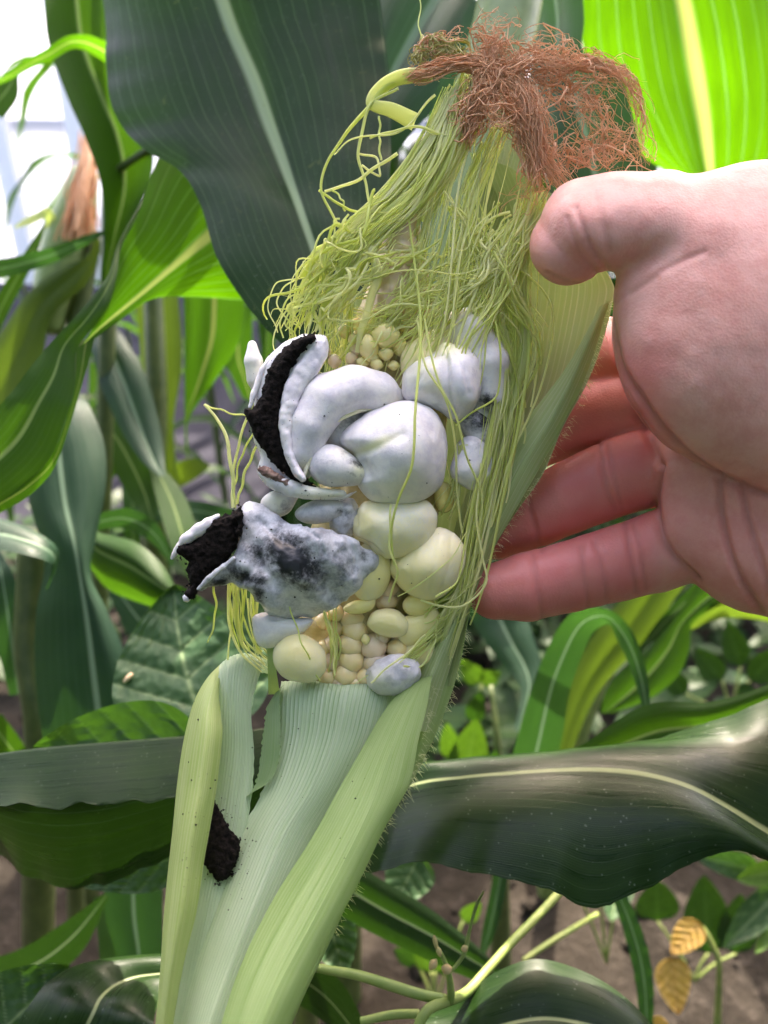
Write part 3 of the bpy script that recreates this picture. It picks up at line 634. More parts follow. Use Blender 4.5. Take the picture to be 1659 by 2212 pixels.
# --- the great silvery flap, torn open at its left end
flap = [(524, 1092), (548, 1086), (620, 1124), (655, 1134), (690, 1136), (722, 1148), (748, 1160), (790, 1182), (814, 1192), (812, 1222), (792, 1250), (762, 1288), (728, 1312), (690, 1328), (650, 1338), (612, 1336), (572, 1322), (552, 1302), (544, 1282), (512, 1268), (470, 1266), (432, 1274), (430, 1262), (462, 1238), (500, 1205), (515, 1170), (516, 1130)]
fz = lambda x, y: 98-((x-640)/170.)**2*30-((y-1205)/120.)**2*52+9*np.sin((x+y)*.021)+5*np.sin(x*.06-y*.045)
fl_ = closed(flap, 150); fl_ = fl_+np.stack([(fnoise(np.c_[fl_/14, fl_[:, :1]*0], 3)-.5)*13, (fnoise(np.c_[fl_/14, fl_[:, :1]*0+7], 3)-.5)*13], 1)
flapo = gall([('p', fl_, fz, 15, 20)], 'gall_silver', 8, 3.2, 6, 30, rag=1.0, creases=[([(655, 1136), (690, 1165), (700, 1200)], 4, 3), ([(560, 1120), (600, 1165), (640, 1180)], 6, 3), ([(512, 1262), (545, 1235), (560, 1205)], 8, 6), ([(750, 1165), (770, 1200), (765, 1240)], 5, 3)],
     dark=[(640, 1215, 74, 1.25, 46, 30), (612, 1188, 56, 1.0), (575, 1205, 66, .85, 28, 35), (530, 1245, 50, .9, 20, 20), (560, 1268, 20, .9, 44, 10), (480, 1255, 50, .8, 14, -25), (730, 1235, 60, .45), (600, 1140, 60, .3, 20, 20), (790, 1200, 24, .45), (700, 1150, 40, .35, 10, 10), (640, 1135, 60, .3, 10, 8), (480, 1255, 40, .55, 12, -20), (800, 1240, 18, .4)], yel=[(640, 1335, 60, .12)],
     label='large silvery flap-shaped gall with a black blotch and a torn open end')
sp2 = [(522, 1098), (505, 1106), (470, 1118), (452, 1124), (440, 1140), (418, 1168), (392, 1176), (382, 1188), (398, 1204), (408, 1212), (404, 1236), (412, 1262), (398, 1280), (402, 1296), (420, 1290), (430, 1268), (455, 1240), (490, 1212), (512, 1180), (518, 1140)]
spores(sp2, lambda x, y: 66+(x-460)*.10, 24, 24, flapo, 8, crumbs=150)
gall([('c', [(372, 1205, 50, 5), (384, 1184, 58, 8), (402, 1164, 66, 12), (428, 1146, 72, 14), (452, 1130, 74, 12), (470, 1115, 72, 6)])], 'gall', 8, 3.5, 3, 16, parent=flapo, name='gall_lip', rag=1.5)
gall([('c', [(402, 1292, 66, 9), (412, 1284, 66, 5)])], 'gall_grey', 6, 3, 3, 8, parent=flapo, name='skin_shred', rag=3)
gall([('c', [(428, 1272, 84, 4), (452, 1248, 88, 6), (482, 1224, 90, 6), (505, 1205, 90, 5)])], 'gall_silver', 6, 3, 2, 12, parent=flapo, name='gall_lip', rag=1.5)
spores([(512, 1105), (524, 1110), (526, 1140), (520, 1160), (512, 1150), (516, 1130), (508, 1115)], 96, 10, 8, flapo, 5, crumbs=8)
# --- below the flap
gall([('p', closed([(546, 1330), (575, 1322), (640, 1334), (678, 1338), (655, 1368), (620, 1386), (578, 1402), (556, 1392), (545, 1362)]), lambda x, y: 30+0*x, 30, 34)], 'gall', 10, 4, 2, yel=[(600, 1400, 50, .3)])
gall([('e', 642, 1420, 38, 54, 52, 50, 15), ('e', 668, 1430, 34, 38, 44, 44)], 'gall_cream', 16, 4, 2, yel=[(640, 1400, 70, .7), (690, 1440, 30, .4)])
gall([('p', closed([(792, 1348), (806, 1322), (845, 1314), (868, 1322), (884, 1350), (874, 1372), (836, 1376), (808, 1366)]), 18, 30, 34)], 'gall_cream', 10, 4, 2, yel=[(835, 1345, 60, .75)])
gall([('p', closed([(740, 1316), (756, 1300), (795, 1290), (812, 1284), (808, 1312), (788, 1326), (758, 1328)]), 22, 18, 20)], 'gall_cream', 8, 4, 2, yel=[(775, 1310, 60, .9)])
gall([('e', 905, 1308, 6, 36, 26, 24)], 'gall_cream', 8, 4, 2, yel=[(905, 1308, 60, .9)])
gall([('e', 890, 1362, 0, 34, 36, 26, 20), ('e', 925, 1340, -4, 30, 36, 24)], 'gall_cream', 14, 4, 2, yel=[(905, 1350, 80, .8)])
gall([('e', 905, 1412, -6, 36, 30, 26)], 'gall_cream', 8, 4, 2, yel=[(905, 1410, 60, .6)])
gall([('e', 850, 1458, 26, 60, 44, 38, -12)], 'gall_grey', 8, 4, 6, 22, dark=[(850, 1440, 60, .2)], yel=[(800, 1475, 40, .3)])
gall([('e', 960, 1075, -20, 22, 34, 20)], 'gall_cream', 8, 4, 2, yel=[(960, 1075, 60, 1)])

# --- kernels
def sph(nu=18, nv=12, tip=0.):
    V = [(0, 0, 1)]; Fc = []
    for i in range(1, nv):
        t = math.pi*i/nv
        for j in range(nu):
            p = 2*math.pi*j/nu; sq = 1+.06*math.cos(4*p)*math.sin(t)
            V.append((math.sin(t)*math.cos(p)*sq, math.sin(t)*math.sin(p)*sq, math.cos(t)*(1 if math.cos(t) < .93 else 1+tip)))
    V.append((0, 0, -1)); b = len(V)-1
    for j in range(nu):
        Fc.append((0, 1+j, 1+(j+1) % nu)); Fc.append((b, 1+(nv-2)*nu+(j+1) % nu, 1+(nv-2)*nu+j))
        for i in range(nv-2): a = 1+i*nu; Fc.append((a+j, a+nu+j, a+nu+(j+1) % nu, a+(j+1) % nu))
    return np.array(V), Fc
SV, SF = sph(tip=-.05); kme = {}
for kn in ('kernel', 'kernel_pink', 'kernel_yellow'):
    o = mk('kernel', SV, SF, M[kn]); kme[kn] = o.data; bpy.data.objects.remove(o)
def kernel(x, y, r, z=-12, mat='kernel', ry=None, rz=None, rot=0):
    o = bpy.data.objects.new('kernel', kme[mat]); COL.objects.link(o); o.parent = ear
    p = WZ([(x, y, z)])[0]-np.array(ear['_b']); o.location = p; s = (D0-z*PXM)/F
    o.rotation_euler = (Matrix.Rotation(R_(90-PITCH), 3, 'X') @ Euler((RNG.normal(0, .15), RNG.normal(0, .15), R_(rot)+RNG.normal(0, .2))).to_matrix()).to_euler()
    r *= 1.1; ry = ry and ry*1.1
    o.scale = (r*s, (ry or r)*s, (rz or r*1.15)*s)
    return o
for x, y, r, m in [(764, 1334, 26, 'kernel'), (766, 1362, 27, 'kernel'), (760, 1391, 28, 'kernel'), (759, 1424, 29, 'kernel'), (746, 1456, 27, 'kernel'), (723, 1357, 18, 'kernel'), (720, 1390, 19, 'kernel_pink'), (717, 1426, 20, 'kernel_pink'),
                   (728, 1325, 17, 'kernel'), (807, 1396, 27, 'kernel_pink'), (812, 1430, 27, 'kernel_pink'), (838, 1271, 22, 'kernel_pink'), (833, 1298, 24, 'kernel_pink'), (791, 1462, 24, 'kernel'), (712, 1462, 22, 'kernel'), (822, 1376, 18, 'kernel_pink'), (770, 1478, 22, 'kernel'),
                   (700, 1340, 18, 'kernel'), (860, 1402, 24, 'kernel'), (868, 1385, 20, 'kernel_pink'), (700, 1400, 16, 'kernel'), (735, 1480, 22, 'kernel_pink'), (815, 1470, 22, 'kernel')]:
    kernel(x, y, r, -14+RNG.normal(0, 2), m)
kernel(790, 1381, 9, 14, 'kernel_yellow', 11)
for x, y, rx, ry, z in [(833, 727, 29, 27, 2), (797, 752, 20, 26, 6), (786, 722, 18, 18, -10), (833, 764, 15, 14, 6), (782, 783, 13, 10, -2), (814, 788, 13, 11, 4), (862, 748, 16, 20, -6), (806, 772, 12, 14, 2), (850, 790, 12, 10, -4), (800, 700, 16, 14, -12), (770, 700, 13, 13, -14), (745, 715, 13, 15, -20), (765, 735, 12, 14, -10), (840, 690, 16, 13, -6), (868, 700, 14, 16, -10)]:
    kernel(x, y, rx, z, 'kernel_yellow', ry)
for x, y in [(770, 756), (760, 775), (700, 760), (722, 780)]: kernel(x, y, 14, -12, 'kernel_pink', 14)

# ------------------------------------------------------------------ husks
H = 'husk_leaf'
# sheet of husk left standing behind the cob
blade(H, [((720, 640, .232), (880, 620, .236), (1100, 600, .228)), ((700, 800, .23), (880, 800, .238), (1075, 800, .228)), ((690, 1000, .23), (860, 1000, .238), (1040, 1000, .226)), ((670, 1200, .23), (830, 1200, .238), (1000, 1200, .224)), ((640, 1400, .228), (780, 1400, .236), (940, 1400, .222)), ((620, 1520, .226), (760, 1520, .232), (890, 1520, .22))], M['husk_dull'], ear, n=40, m=21)
# pale inner sheets standing up behind the silk
blade(H, LR([(880, 470, 915, 480, .217), (890, 410, 955, 440, .217), (925, 310, 1005, 340, .216), (970, 200, 1040, 220, .215), (1010, 140, 1050, 150, .215)]), M['husk_yellow'], ear, n=40, m=17, bow=.08)
blade(H, LR([(940, 720, 1060, 720, .226), (985, 560, 1105, 580, .224), (1030, 420, 1150, 440, .222), (1060, 300, 1180, 330, .222), (1080, 220, 1150, 240, .222)]), M['husk_dull'], ear, n=40, m=17, bow=.08)
# right side: wide dull inner sheet, pale rim strip, outer strip behind
blade(H, [((1010, 330, .222), (1100, 360, .215), (1190, 420, .212)), ((1060, 470, .226), (1150, 480, .218), (1250, 500, .212)), ((1085, 580, .224), (1200, 590, .22), (1318, 600, .208)), ((1080, 690, .226), (1190, 700, .222), (1322, 655, .206)), ((1055, 850, .228), (1160, 850, .222), (1262, 845, .205)), ((1020, 1000, .228), (1095, 995, .221), (1185, 990, .204)),
          ((985, 1130, .226), (1045, 1125, .218), (1118, 1102, .203)), ((960, 1250, .224), (1000, 1245, .214), (1052, 1216, .202)), ((920, 1400, .22), (960, 1390, .211), (1005, 1345, .202)), ((880, 1500, .216), (925, 1490, .208), (975, 1480, .201))], M['husk_dull'], ear, n=80, m=41, bow=.03, ripple=.03, rf=3, seed=8)
blade(H, [((1296, 660, .207), (1306, 655, .206), (1317, 650, .2055)), ((1225, 790, .2055), (1250, 790, .2035), (1276, 785, .2055)), ((1140, 905, .205), (1190, 905, .202), (1228, 900, .205)), ((1082, 1000, .204), (1130, 1000, .201), (1178, 990, .204)), ((1040, 1110, .203), (1075, 1110, .2), (1114, 1100, .203)), ((1000, 1230, .202), (1025, 1225, .1985), (1052, 1216, .202)), ((955, 1350, .201), (978, 1350, .1975), (1004, 1345, .201)), ((905, 1460, .2), (932, 1462, .1965), (966, 1460, .2)), ((850, 1580, .2), (885, 1580, .196), (930, 1580, .199))], M['husk_rim'], ear, n=70, m=21, ripple=.04, rf=3)
blade(H, [((960, 1250, .216), (1000, 1280, .212), (1040, 1240, .209)), ((930, 1340, .212), (970, 1345, .208), (1016, 1320, .206)), ((910, 1460, .208), (950, 1460, .203), (990, 1450, .204)), ((880, 1600, .203), (915, 1590, .198), (948, 1570, .201)), ((830, 1720, .199), (860, 1720, .194), (892, 1685, .198)), ((745, 1880, .193), (775, 1870, .188), (802, 1835, .191)), ((650, 2080, .182), (690, 2060, .177), (720, 2020, .18)), ((560, 2250, .172), (600, 2240, .166), (640, 2190, .17)), ((520, 2330, .168), (550, 2330, .164), (590, 2330, .166)), ((440, 2640, .205), (470, 2640, .2), (510, 2640, .205))], M['husk'], ear, n=80, m=21, bow=.02)
# middle leaf: inner face, rolled over at its top edge
blade(H, [((610, 1510, .222), (740, 1520, .214), (880, 1510, .222)), ((606, 1482, .215), (740, 1486, .205), (872, 1486, .213)), ((608, 1474, .205), (742, 1476, .198), (870, 1479, .204)), ((603, 1500, .2), (735, 1500, .1935), (866, 1500, .2)), ((598, 1600, .196), (715, 1600, .19), (835, 1600, .196)), ((570, 1700, .192), (675, 1700, .186), (780, 1700, .193)), ((520, 1800, .188), (615, 1800, .182), (720, 1800, .189)), ((470, 1930, .183), (560, 1930, .176), (650, 1930, .183)), ((420, 2080, .175), (500, 2080, .169), (590, 2080, .176)), ((385, 2220, .168), (450, 2220, .162), (540, 2220, .169)), ((360, 2340, .163), (420, 2340, .158), (500, 2340, .164)), ((400, 2640, .2), (450, 2640, .195), (500, 2640, .2))], M['husk_inner'], ear, n=110, m=197, bow=.02, ripple=.012, rf=3, seed=12, tooth=.00015, corr=.00016, ncorr=28)
# torn green strip beside the slit
blade('torn_strip', LR([(600, 1490, 612, 1480, .2, .199), (578, 1525, 604, 1500, .198, .197), (566, 1600, 606, 1590, .1945, .192), (558, 1660, 602, 1650, .1925, .190), (548, 1700, 580, 1690, .191, .189), (522, 1730, 545, 1712, .19, .188)]), M['husk_torn'], ear, n=50, m=15, tooth=.0003)
# inner leaf on the left, curling over its top
blade(H, [((478, 1470, .214), (528, 1455, .216), (592, 1456, .217)), ((472, 1442, .207), (520, 1424, .209), (584, 1436, .211)), ((474, 1434, .2), (524, 1411, .202), (574, 1428, .205)), ((472, 1470, .1955), (515, 1458, .1965), (556, 1476, .1995)), ((472, 1540, .1935), (510, 1540, .1925), (543, 1530, .195)), ((470, 1620, .192), (510, 1620, .1905), (549, 1620, .193)), ((462, 1700, .1905), (500, 1700, .1885), (546, 1690, .191)), ((440, 1800, .1875), (485, 1800, .1855), (534, 1790, .1885)), ((420, 1920, .1835), (462, 1920, .181), (504, 1910, .1845)), ((395, 2060, .1775), (432, 2060, .175), (474, 2060, .178)), ((365, 2220, .1695), (400, 2220, .167), (434, 2220, .171)), ((345, 2340, .1655), (380, 2340, .163), (414, 2340, .166)), ((390, 2640, .203), (420, 2640, .198), (450, 2640, .203))], M['husk_inner'], ear, n=100, m=91, bow=.02, ripple=.03, rf=4, seed=14, tooth=.00015, corr=.00015, ncorr=13)
# left outer strip
blade(H, [((474, 1436, .203), (480, 1446, .2), (476, 1470, .197)), ((448, 1462, .2), (462, 1480, .193), (472, 1500, .191)), ((422, 1510, .197), (450, 1530, .186), (478, 1545, .188)), ((404, 1578, .194), (444, 1590, .181), (483, 1590, .185)), ((385, 1693, .19), (430, 1700, .176), (472, 1690, .181)), ((373, 1790, .186), (414, 1790, .172), (456, 1775, .178)), ((363, 1870, .183), (402, 1870, .169), (440, 1860, .175)), ((353, 1978, .178), (388, 1975, .165), (424, 1970, .171)), ((346, 2090, .173), (370, 2090, .162), (396, 2085, .168)), ((336, 2215, .168), (355, 2215, .16), (374, 2215, .165)), ((328, 2340, .164), (345, 2340, .157), (362, 2340, .16)), ((385, 2640, .2), (405, 2640, .195), (425, 2640, .2))], M['husk_yellow'], ear, n=100, m=97, bow=.03, corr=.00014, ncorr=16, ripple=.02, rf=2.5)
# right front leaf with a pale keel
blade(H, [((915, 1462, .2), (926, 1460, .198), (936, 1456, .198)), ((873, 1482, .197), (905, 1482, .193), (931, 1472, .193)), ((828, 1540, .192), (875, 1545, .186), (922, 1530, .188)), ((787, 1612, .188), (845, 1620, .18), (905, 1600, .183)), ((727, 1714, .182), (805, 1735, .173), (885, 1690, .178)), ((670, 1815, .177), (750, 1850, .167), (830, 1790, .173)), ((588, 1945, .171), (680, 1985, .16), (770, 1915, .167)), ((523, 2079, .164), (610, 2115, .154), (700, 2045, .16)), ((480, 2212, .158), (560, 2225, .149), (630, 2200, .154)), ((450, 2340, .153), (510, 2340, .145), (570, 2340, .149)), ((440, 2640, .197), (470, 2640, .19), (510, 2640, .197))], M['husk'], ear, n=100, m=181, bow=.035, rib=.012, corr=.00011, ncorr=30, ripple=.015, rf=3)
tube('shank', [(452, 2590, .205), (452, 2700, .225), (442, 2800, .30), (432, 2860, .42)], [66, 62, 52, 40], M['stalk'], ear, 16, 20)
# spores caught between the pulled-down husks
spores([(462, 1730), (478, 1755), (492, 1782), (515, 1815), (514, 1850), (500, 1888), (472, 1905), (452, 1880), (436, 1860), (430, 1820), (440, 1770)], lambda x, y: 118+(y-1734)*.16, 16, 20, ear, 8, crumbs=150)
# little upright shred of husk at the left gall
blade('husk_shred', LR([(580, 1500, 605, 1500, .2), (578, 1440, 598, 1455, .196), (576, 1392, 590, 1398, .196)]), M['husk'], ear, n=14, m=7)

# ------------------------------------------------------------------ silk
def strands(guides, tipcol=None):
    """guides: (points (x,y,z), spread px, count, wiggle px, wiggle cycles, radius px)"""
    paths, rad = [], []
    for pts, spr, cnt, wig, cyc, rp in guides:
        G0 = np.array(pts, float)
        for i in range(int(cnt*(.75 if cnt > 28 else 1))):
            n = 34 if cyc < 6 else 60
            a = RNG.uniform(0, .3) if RNG.random() < .5 else 0; bnd = RNG.uniform(.55, 1) if RNG.random() < .6 else 1
            C = crom(G0, 90); k = np.linspace(a*89, bnd*89, n); C = np.stack([np.interp(k, np.arange(90), C[:, q]) for q in range(3)], 1)
            t = np.linspace(0, 1, n)
            s = spr if np.isscalar(spr) else np.interp(k/89, np.linspace(0, 1, len(spr)), spr)
            o1 = RNG.normal(0, 1, 3)*.6; o2 = RNG.normal(0, 1, 3)*.6
            C += (o1[None]*(1-t)[:, None]+o2[None]*t[:, None])*(s[:, None] if not np.isscalar(s) else s)*np.array([1, .6, .45])
            for q in range(3):
                f1, f2, f3 = RNG.uniform(.4, 1.2, 3)*cyc
                C[:, q] += wig*(.7 if q == 2 else 1)*(np.sin(t*6.283*f1+RNG.random()*6.3)*.6+np.sin(t*6.283*f2*.45+RNG.random()*6.3)*.8+np.sin(t*6.283*f3*1.9+RNG.random()*6.3)*.22)
            paths.append(WZ(C)); r = rp*RNG.choice([.3, .42, .55, .7, .85, 1.0, 1.5])*PXM
            rad.append(r*(1-.55*t**4))
    return paths, rad
def silk(name, guides, mat, parent, stuff=True, flat=.4):
    p, r = strands(guides); V, Fc, T = tubes(p, r, 5, flat)
    o = mk(name, V, Fc, mat, parent, tint=T)
    if stuff: o['kind'] = 'stuff'
    return o
pale = [
 # left sheaf running from the top tuft down to the left of the galls
 ([(985, 190, 20), (930, 300, 25), (850, 410, 30), (760, 500, 30), (690, 590, 10), (650, 700, -30)], (20, 26, 30, 40), 95, 4, 1.2, 3.0),
 ([(1010, 170, 20), (960, 330, 40), (890, 440, 45), (800, 520, 45), (740, 610, 25), (715, 740, -20), (700, 800, -40)], (22, 32, 52), 66, 8, 1.4, 2.8),
 ([(1010, 210, 0), (960, 350, 10), (915, 500, 10), (875, 640, 15), (840, 740, 5), (820, 830, -40)], (26, 38, 40), 38, 9, 1.4, 2.6),
 ([(1080, 260, 0), (1020, 420, 15), (985, 560, 30), (950, 690, 40), (915, 770, 30), (880, 870, -10)], (30, 50, 46), 40, 11, 1.5, 2.6),
 ([(1190, 420, -20), (1110, 540, 5), (1010, 620, 25), (930, 700, 20), (860, 760, 0)], (20, 40, 50), 34, 11, 1.4, 2.6),
 ([(1150, 430, -15), (1130, 600, -10), (1120, 760, -5), (1090, 920, 5), (1050, 1080, 15), (1010, 1260, 20), (960, 1430, 10)], (18, 32, 26, 12), 46, 6, 1.4, 2.7),
 ([(1060, 520, 0), (1075, 700, 0), (1080, 850, 10), (1055, 1000, 25), (1020, 1130, 20), (990, 1300, 20)], (22, 28, 22, 14), 32, 8, 1.4, 2.6),
 ([(1000, 600, 20), (1060, 720, 10), (1110, 850, 0), (1100, 960, 8), (1060, 1120, 12)], (30, 24, 18), 20, 9, 1.4, 2.6),
 ([(1160, 420, 0), (1120, 540, 15), (1070, 650, 30), (1010, 760, 45), (985, 850, 50)], (30, 44, 36), 34, 12, 1.5, 2.6),
 ([(1000, 440, 10), (1050, 540, 10), (1100, 640, 5), (1150, 740, -5), (1120, 900, 0)], (40, 40, 26), 30, 12, 1.4, 2.6),
 # tangle over the upper left
 ([(850, 430, 30), (760, 520, 40), (690, 600, 30), (640, 680, 10), (640, 740, -20)], (30, 50, 50), 40, 26, 2, 2.5),
 ([(900, 520, 30), (800, 590, 40), (730, 640, 35), (690, 720, 15), (700, 790, -30)], (34, 50, 40), 40, 22, 2.2, 2.4),
 ([(930, 560, 20), (880, 650, 30), (830, 700, 20), (770, 760, 0), (740, 800, -30)], (46, 46, 36), 40, 18, 2, 2.1),
 ([(1040, 480, 10), (1000, 600, 20), (920, 660, 30), (820, 690, 20), (740, 700, 10)], (46, 50, 44), 34, 18, 2, 2.4),
 ([(1130, 470, -5), (1040, 560, 20), (960, 590, 35), (880, 640, 35)], (40, 60, 60), 30, 20, 1.8, 2.4),
 # fine ends between the lower kernels
 ([(720, 1480, -10), (725, 1420, 12), (715, 1350, 15), (700, 1270, 20)], (14, 16, 14), 12, 4, 1.3, 2.3),
 ([(1010, 1300, 15), (930, 1380, 22), (870, 1430, 40), (800, 1475, 30)], (22, 26, 24), 14, 5, 1.3, 2.2),
 ([(1020, 1250, 15), (960, 1310, 25), (900, 1340, 25), (830, 1345, 30)], (26, 26, 22), 10, 6, 1.3, 2.1),
 ([(950, 1440, 0), (960, 1360, 15), (985, 1290, 20), (1030, 1200, 10)], (14, 18, 14), 16, 5, 1.3, 2.3),
 ([(995, 960, 30), (985, 1060, 10), (960, 1110, -10)], (16, 20, 16), 16, 6, 1.3, 2.3),
 ([(505, 1215, 40), (508, 1300, 20), (512, 1350, 10), (530, 1400, 0), (570, 1440, 0)], (14, 16, 10), 7, 4, 1.3, 2.4),
 ([(540, 1230, 40), (544, 1300, 10), (547, 1350, 0), (560, 1410, 0), (590, 1440, 0)], (10, 12, 10), 6, 4, 1.3, 2.4),
]
silk('silk', pale, M['silk'], ear)
brown = [
 ([(890, 165, 25), (960, 145, 30), (1040, 140, 35), (1110, 175, 40), (1150, 250, 45), (1165, 330, 40), (1215, 395, 30)], (12, 24, 34, 32, 24), 240, 9, 3.5, 1.1),
 ([(1010, 300, 35), (1035, 220, 40), (1055, 160, 38), (1075, 80, 30)], (26, 34, 34, 24), 170, 10, 3.5, 1.1),
 ([(990, 270, 30), (1080, 170, 40), (1150, 130, 35), (1220, 150, 25)], (34, 34, 30, 26), 120, 14, 3.5, 1.1),
 ([(1150, 380, 40), (1140, 260, 42), (1100, 180, 40), (1030, 120, 32)], (22, 32, 34), 150, 10, 3.5, 1.1),
 ([(1150, 180, 25), (1250, 140, 10), (1330, 150, 0), (1375, 220, 0), (1395, 340, 0)], (26, 22, 14, 12), 46, 12, 5, 1.2),
 ([(1150, 190, 20), (1240, 200, 10), (1300, 260, 5), (1340, 350, 0)], (46, 56, 46), 46, 24, 5, 1.15),
 ([(1180, 330, 20), (1240, 330, 10), (1300, 320, 5), (1370, 350, 0)], (44, 50, 34), 26, 22, 5, 1.1),
 ([(1100, 120, 20), (1190, 110, 10), (1280, 150, 5), (1350, 170, 0)], (36, 44, 36), 26, 22, 5, 1.1),
 ([(1150, 250, 25), (1165, 320, 20), (1150, 400, 10), (1120, 460, 5)], (34, 30, 44), 40, 16, 4, 1.1),
 ([(960, 130, 20), (930, 90, 15), (990, 70, 10)], (16, 24, 20), 16, 12, 3, 1.3),
 ([(1090, 150, 30), (1060, 90, 20), (1090, 40, 10)], (44, 50, 50), 26, 20, 3, 1.0),
 ([(1060, 200, 45), (1100, 240, 50), (1140, 300, 48)], (60, 60, 60), 60, 24, 3.5, 1.0),
]
silk('dry_silk', brown, M['silk_brown'], ear, flat=.8)
M['silk_gold'] = silk_mat('silk_gold', (.50, .46, .10, 1), (.66, .60, .26, 1), (.6, .55, .1, 1))
silk('curled_silk', [([(985, 110, 20), (930, 90, 15), (905, 130, 18), (930, 165, 22)], (14, 18, 14), 22, 11, 4, 2.0), ([(1010, 120, 20), (960, 95, 15), (925, 120, 10), (915, 170, 15)], (18, 20, 14), 16, 12, 4, 2.0)], M['silk_gold'], ear)
# strands one can follow singly
def strand(pts, r=3.3, mat='silk', n=60, name='silk_strand', flat=.6, seg=6):
    C = crom(np.array(pts, float), n); t = np.linspace(0, 1, n)
    C += np.stack([np.sin(t*17+RNG.random()*6)*1.6, np.sin(t*13+RNG.random()*6)*1.6, np.sin(t*11+RNG.random()*6)*2], 1)
    rr = np.interp(t, np.linspace(0, 1, len(np.atleast_1d(r))), np.atleast_1d(r))*PXM*(.7 if name == 'silk_strand' else 1)
    V, Fc, T = tubes([WZ(C)], [rr], seg, flat); return mk(name, V, Fc, M[mat], ear, tint=T)
for pts, r in [
    ([(880, 440, 40), (900, 600, 60), (908, 760, 95), (896, 900, 150), (888, 1010, 160), (862, 1080, 135), (846, 1150, 112), (850, 1220, 90)], [3, 4, 4, 3]),
    ([(900, 690, 60), (920, 790, 90), (960, 860, 92), (985, 960, 60), (985, 1050, 40), (1000, 1150, 30)], 3.3),
    ([(915, 690, 60), (950, 830, 92), (985, 900, 86), (1010, 990, 60), (1040, 1080, 40), (1020, 1240, 30)], 3.4),
    ([(1060, 640, 20), (1078, 740, 55), (1075, 850, 50), (1020, 890, 60), (985, 920, 60)], 3.0),
    ([(1100, 560, 10), (1180, 640, 0), (1195, 720, 0), (1170, 830, 5), (1100, 1000, 15), (1060, 1140, 20)], 3.6),
    ([(1040, 1000, 40), (1030, 1100, 45), (1040, 1200, 40), (1050, 1260, 45), (1000, 1310, 45), (950, 1310, 50), (910, 1295, 45)], 3.4),
    ([(1070, 900, 40), (1010, 1130, 50), (990, 1250, 70), (940, 1290, 95)], 2.8),
    ([(1010, 1150, 70), (965, 1215, 88), (905, 1262, 86), (858, 1290, 60)], 1.6),
    ([(845, 1090, 110), (842, 1180, 112), (858, 1240, 95), (838, 1300, 60)], 3.2),
    ([(800, 1475, 80), (840, 1440, 78), (880, 1410, 60), (920, 1370, 40)], 3),
    ([(870, 1440, 70), (905, 1440, 40), (935, 1400, 30), (945, 1340, 30)], 3),
    ([(700, 1320, 70), (720, 1380, 40), (722, 1460, 25)], 3), ([(625, 1310, 70), (655, 1395, 92), (690, 1470, 60)], 2.2),
    # the pair at the left of the burst gall
    ([(440, 872, 20), (470, 905, 24), (492, 960, 28), (502, 1030, 30), (505, 1095, 34)], [4, 5, 6, 6]),
    ([(442, 874, 20), (490, 890, 15), (540, 900, 10)], 2.6),
    ([(560, 830, 10), (535, 900, 10), (515, 960, 20), (503, 1050, 30), (508, 1100, 34)], 4),
    ([(550, 930, 0), (520, 990, 10), (505, 1060, 28)], 3), ([(556, 960, 10), (530, 1020, 15), (512, 1090, 30)], 4),
    ([(458, 1240, 60), (466, 1320, 25), (450, 1390, 15)], [4, 3.4, 2]), ([(490, 1225, 50), (500, 1340, 10), (488, 1440, 0), (478, 1480, 15)], [3.4, 3, 2.4]),
    ([(500, 1225, 45), (515, 1360, 5), (560, 1415, 5)], 3.2), ([(520, 1230, 40), (530, 1350, 5), (565, 1410, 5)], 3.2), ([(540, 1240, 40), (550, 1370, 5), (585, 1420, 10)], 3.4),
    # loops at the upper left
    ([(900, 160, 25), (830, 190, 20), (790, 240, 15), (740, 300, 10), (705, 350, 8), (695, 410, 8), (715, 460, 10), (730, 490, 20)], [7, 8, 6, 4, 4, 4]),
    ([(700, 412, 8), (750, 400, 12), (800, 370, 18), (860, 330, 25)], [4, 5, 5]),
    ([(690, 410, 8), (730, 440, 12), (800, 470, 20)], 4), ([(715, 408, 8), (738, 430, 12), (745, 455, 14)], 3),
    ([(860, 190, 20), (800, 230, 22), (775, 330, 15), (790, 400, 20), (800, 440, 25)], [4, 5, 4]),
    ([(775, 330, 15), (815, 345, 16), (818, 380, 18), (780, 355, 16)], 3.4), ([(820, 250, 15), (820, 310, 16), (822, 345, 18)], 3.4),
    ([(940, 205, 30), (860, 285, 28), (760, 300, 20), (720, 335, 12)], [4, 3, 2]), ([(985, 300, 40), (900, 275, 34), (840, 285, 26), (800, 300, 22)], [5, 4, 3]),
    ([(930, 170, 22), (905, 60, 12), (908, 20, 5), (903, -15, 0)], [2.4, 2, 1.6]),
    ([(640, 700, 20), (610, 680, 5), (600, 640, 0), (640, 600, 5)], 2.4), ([(690, 640, 20), (630, 640, 10), (605, 690, 5), (612, 730, 5)], 2.4), ([(680, 600, 20), (600, 610, 5), (580, 660, 0), (600, 720, 0)], 2),
]: strand(pts, r)
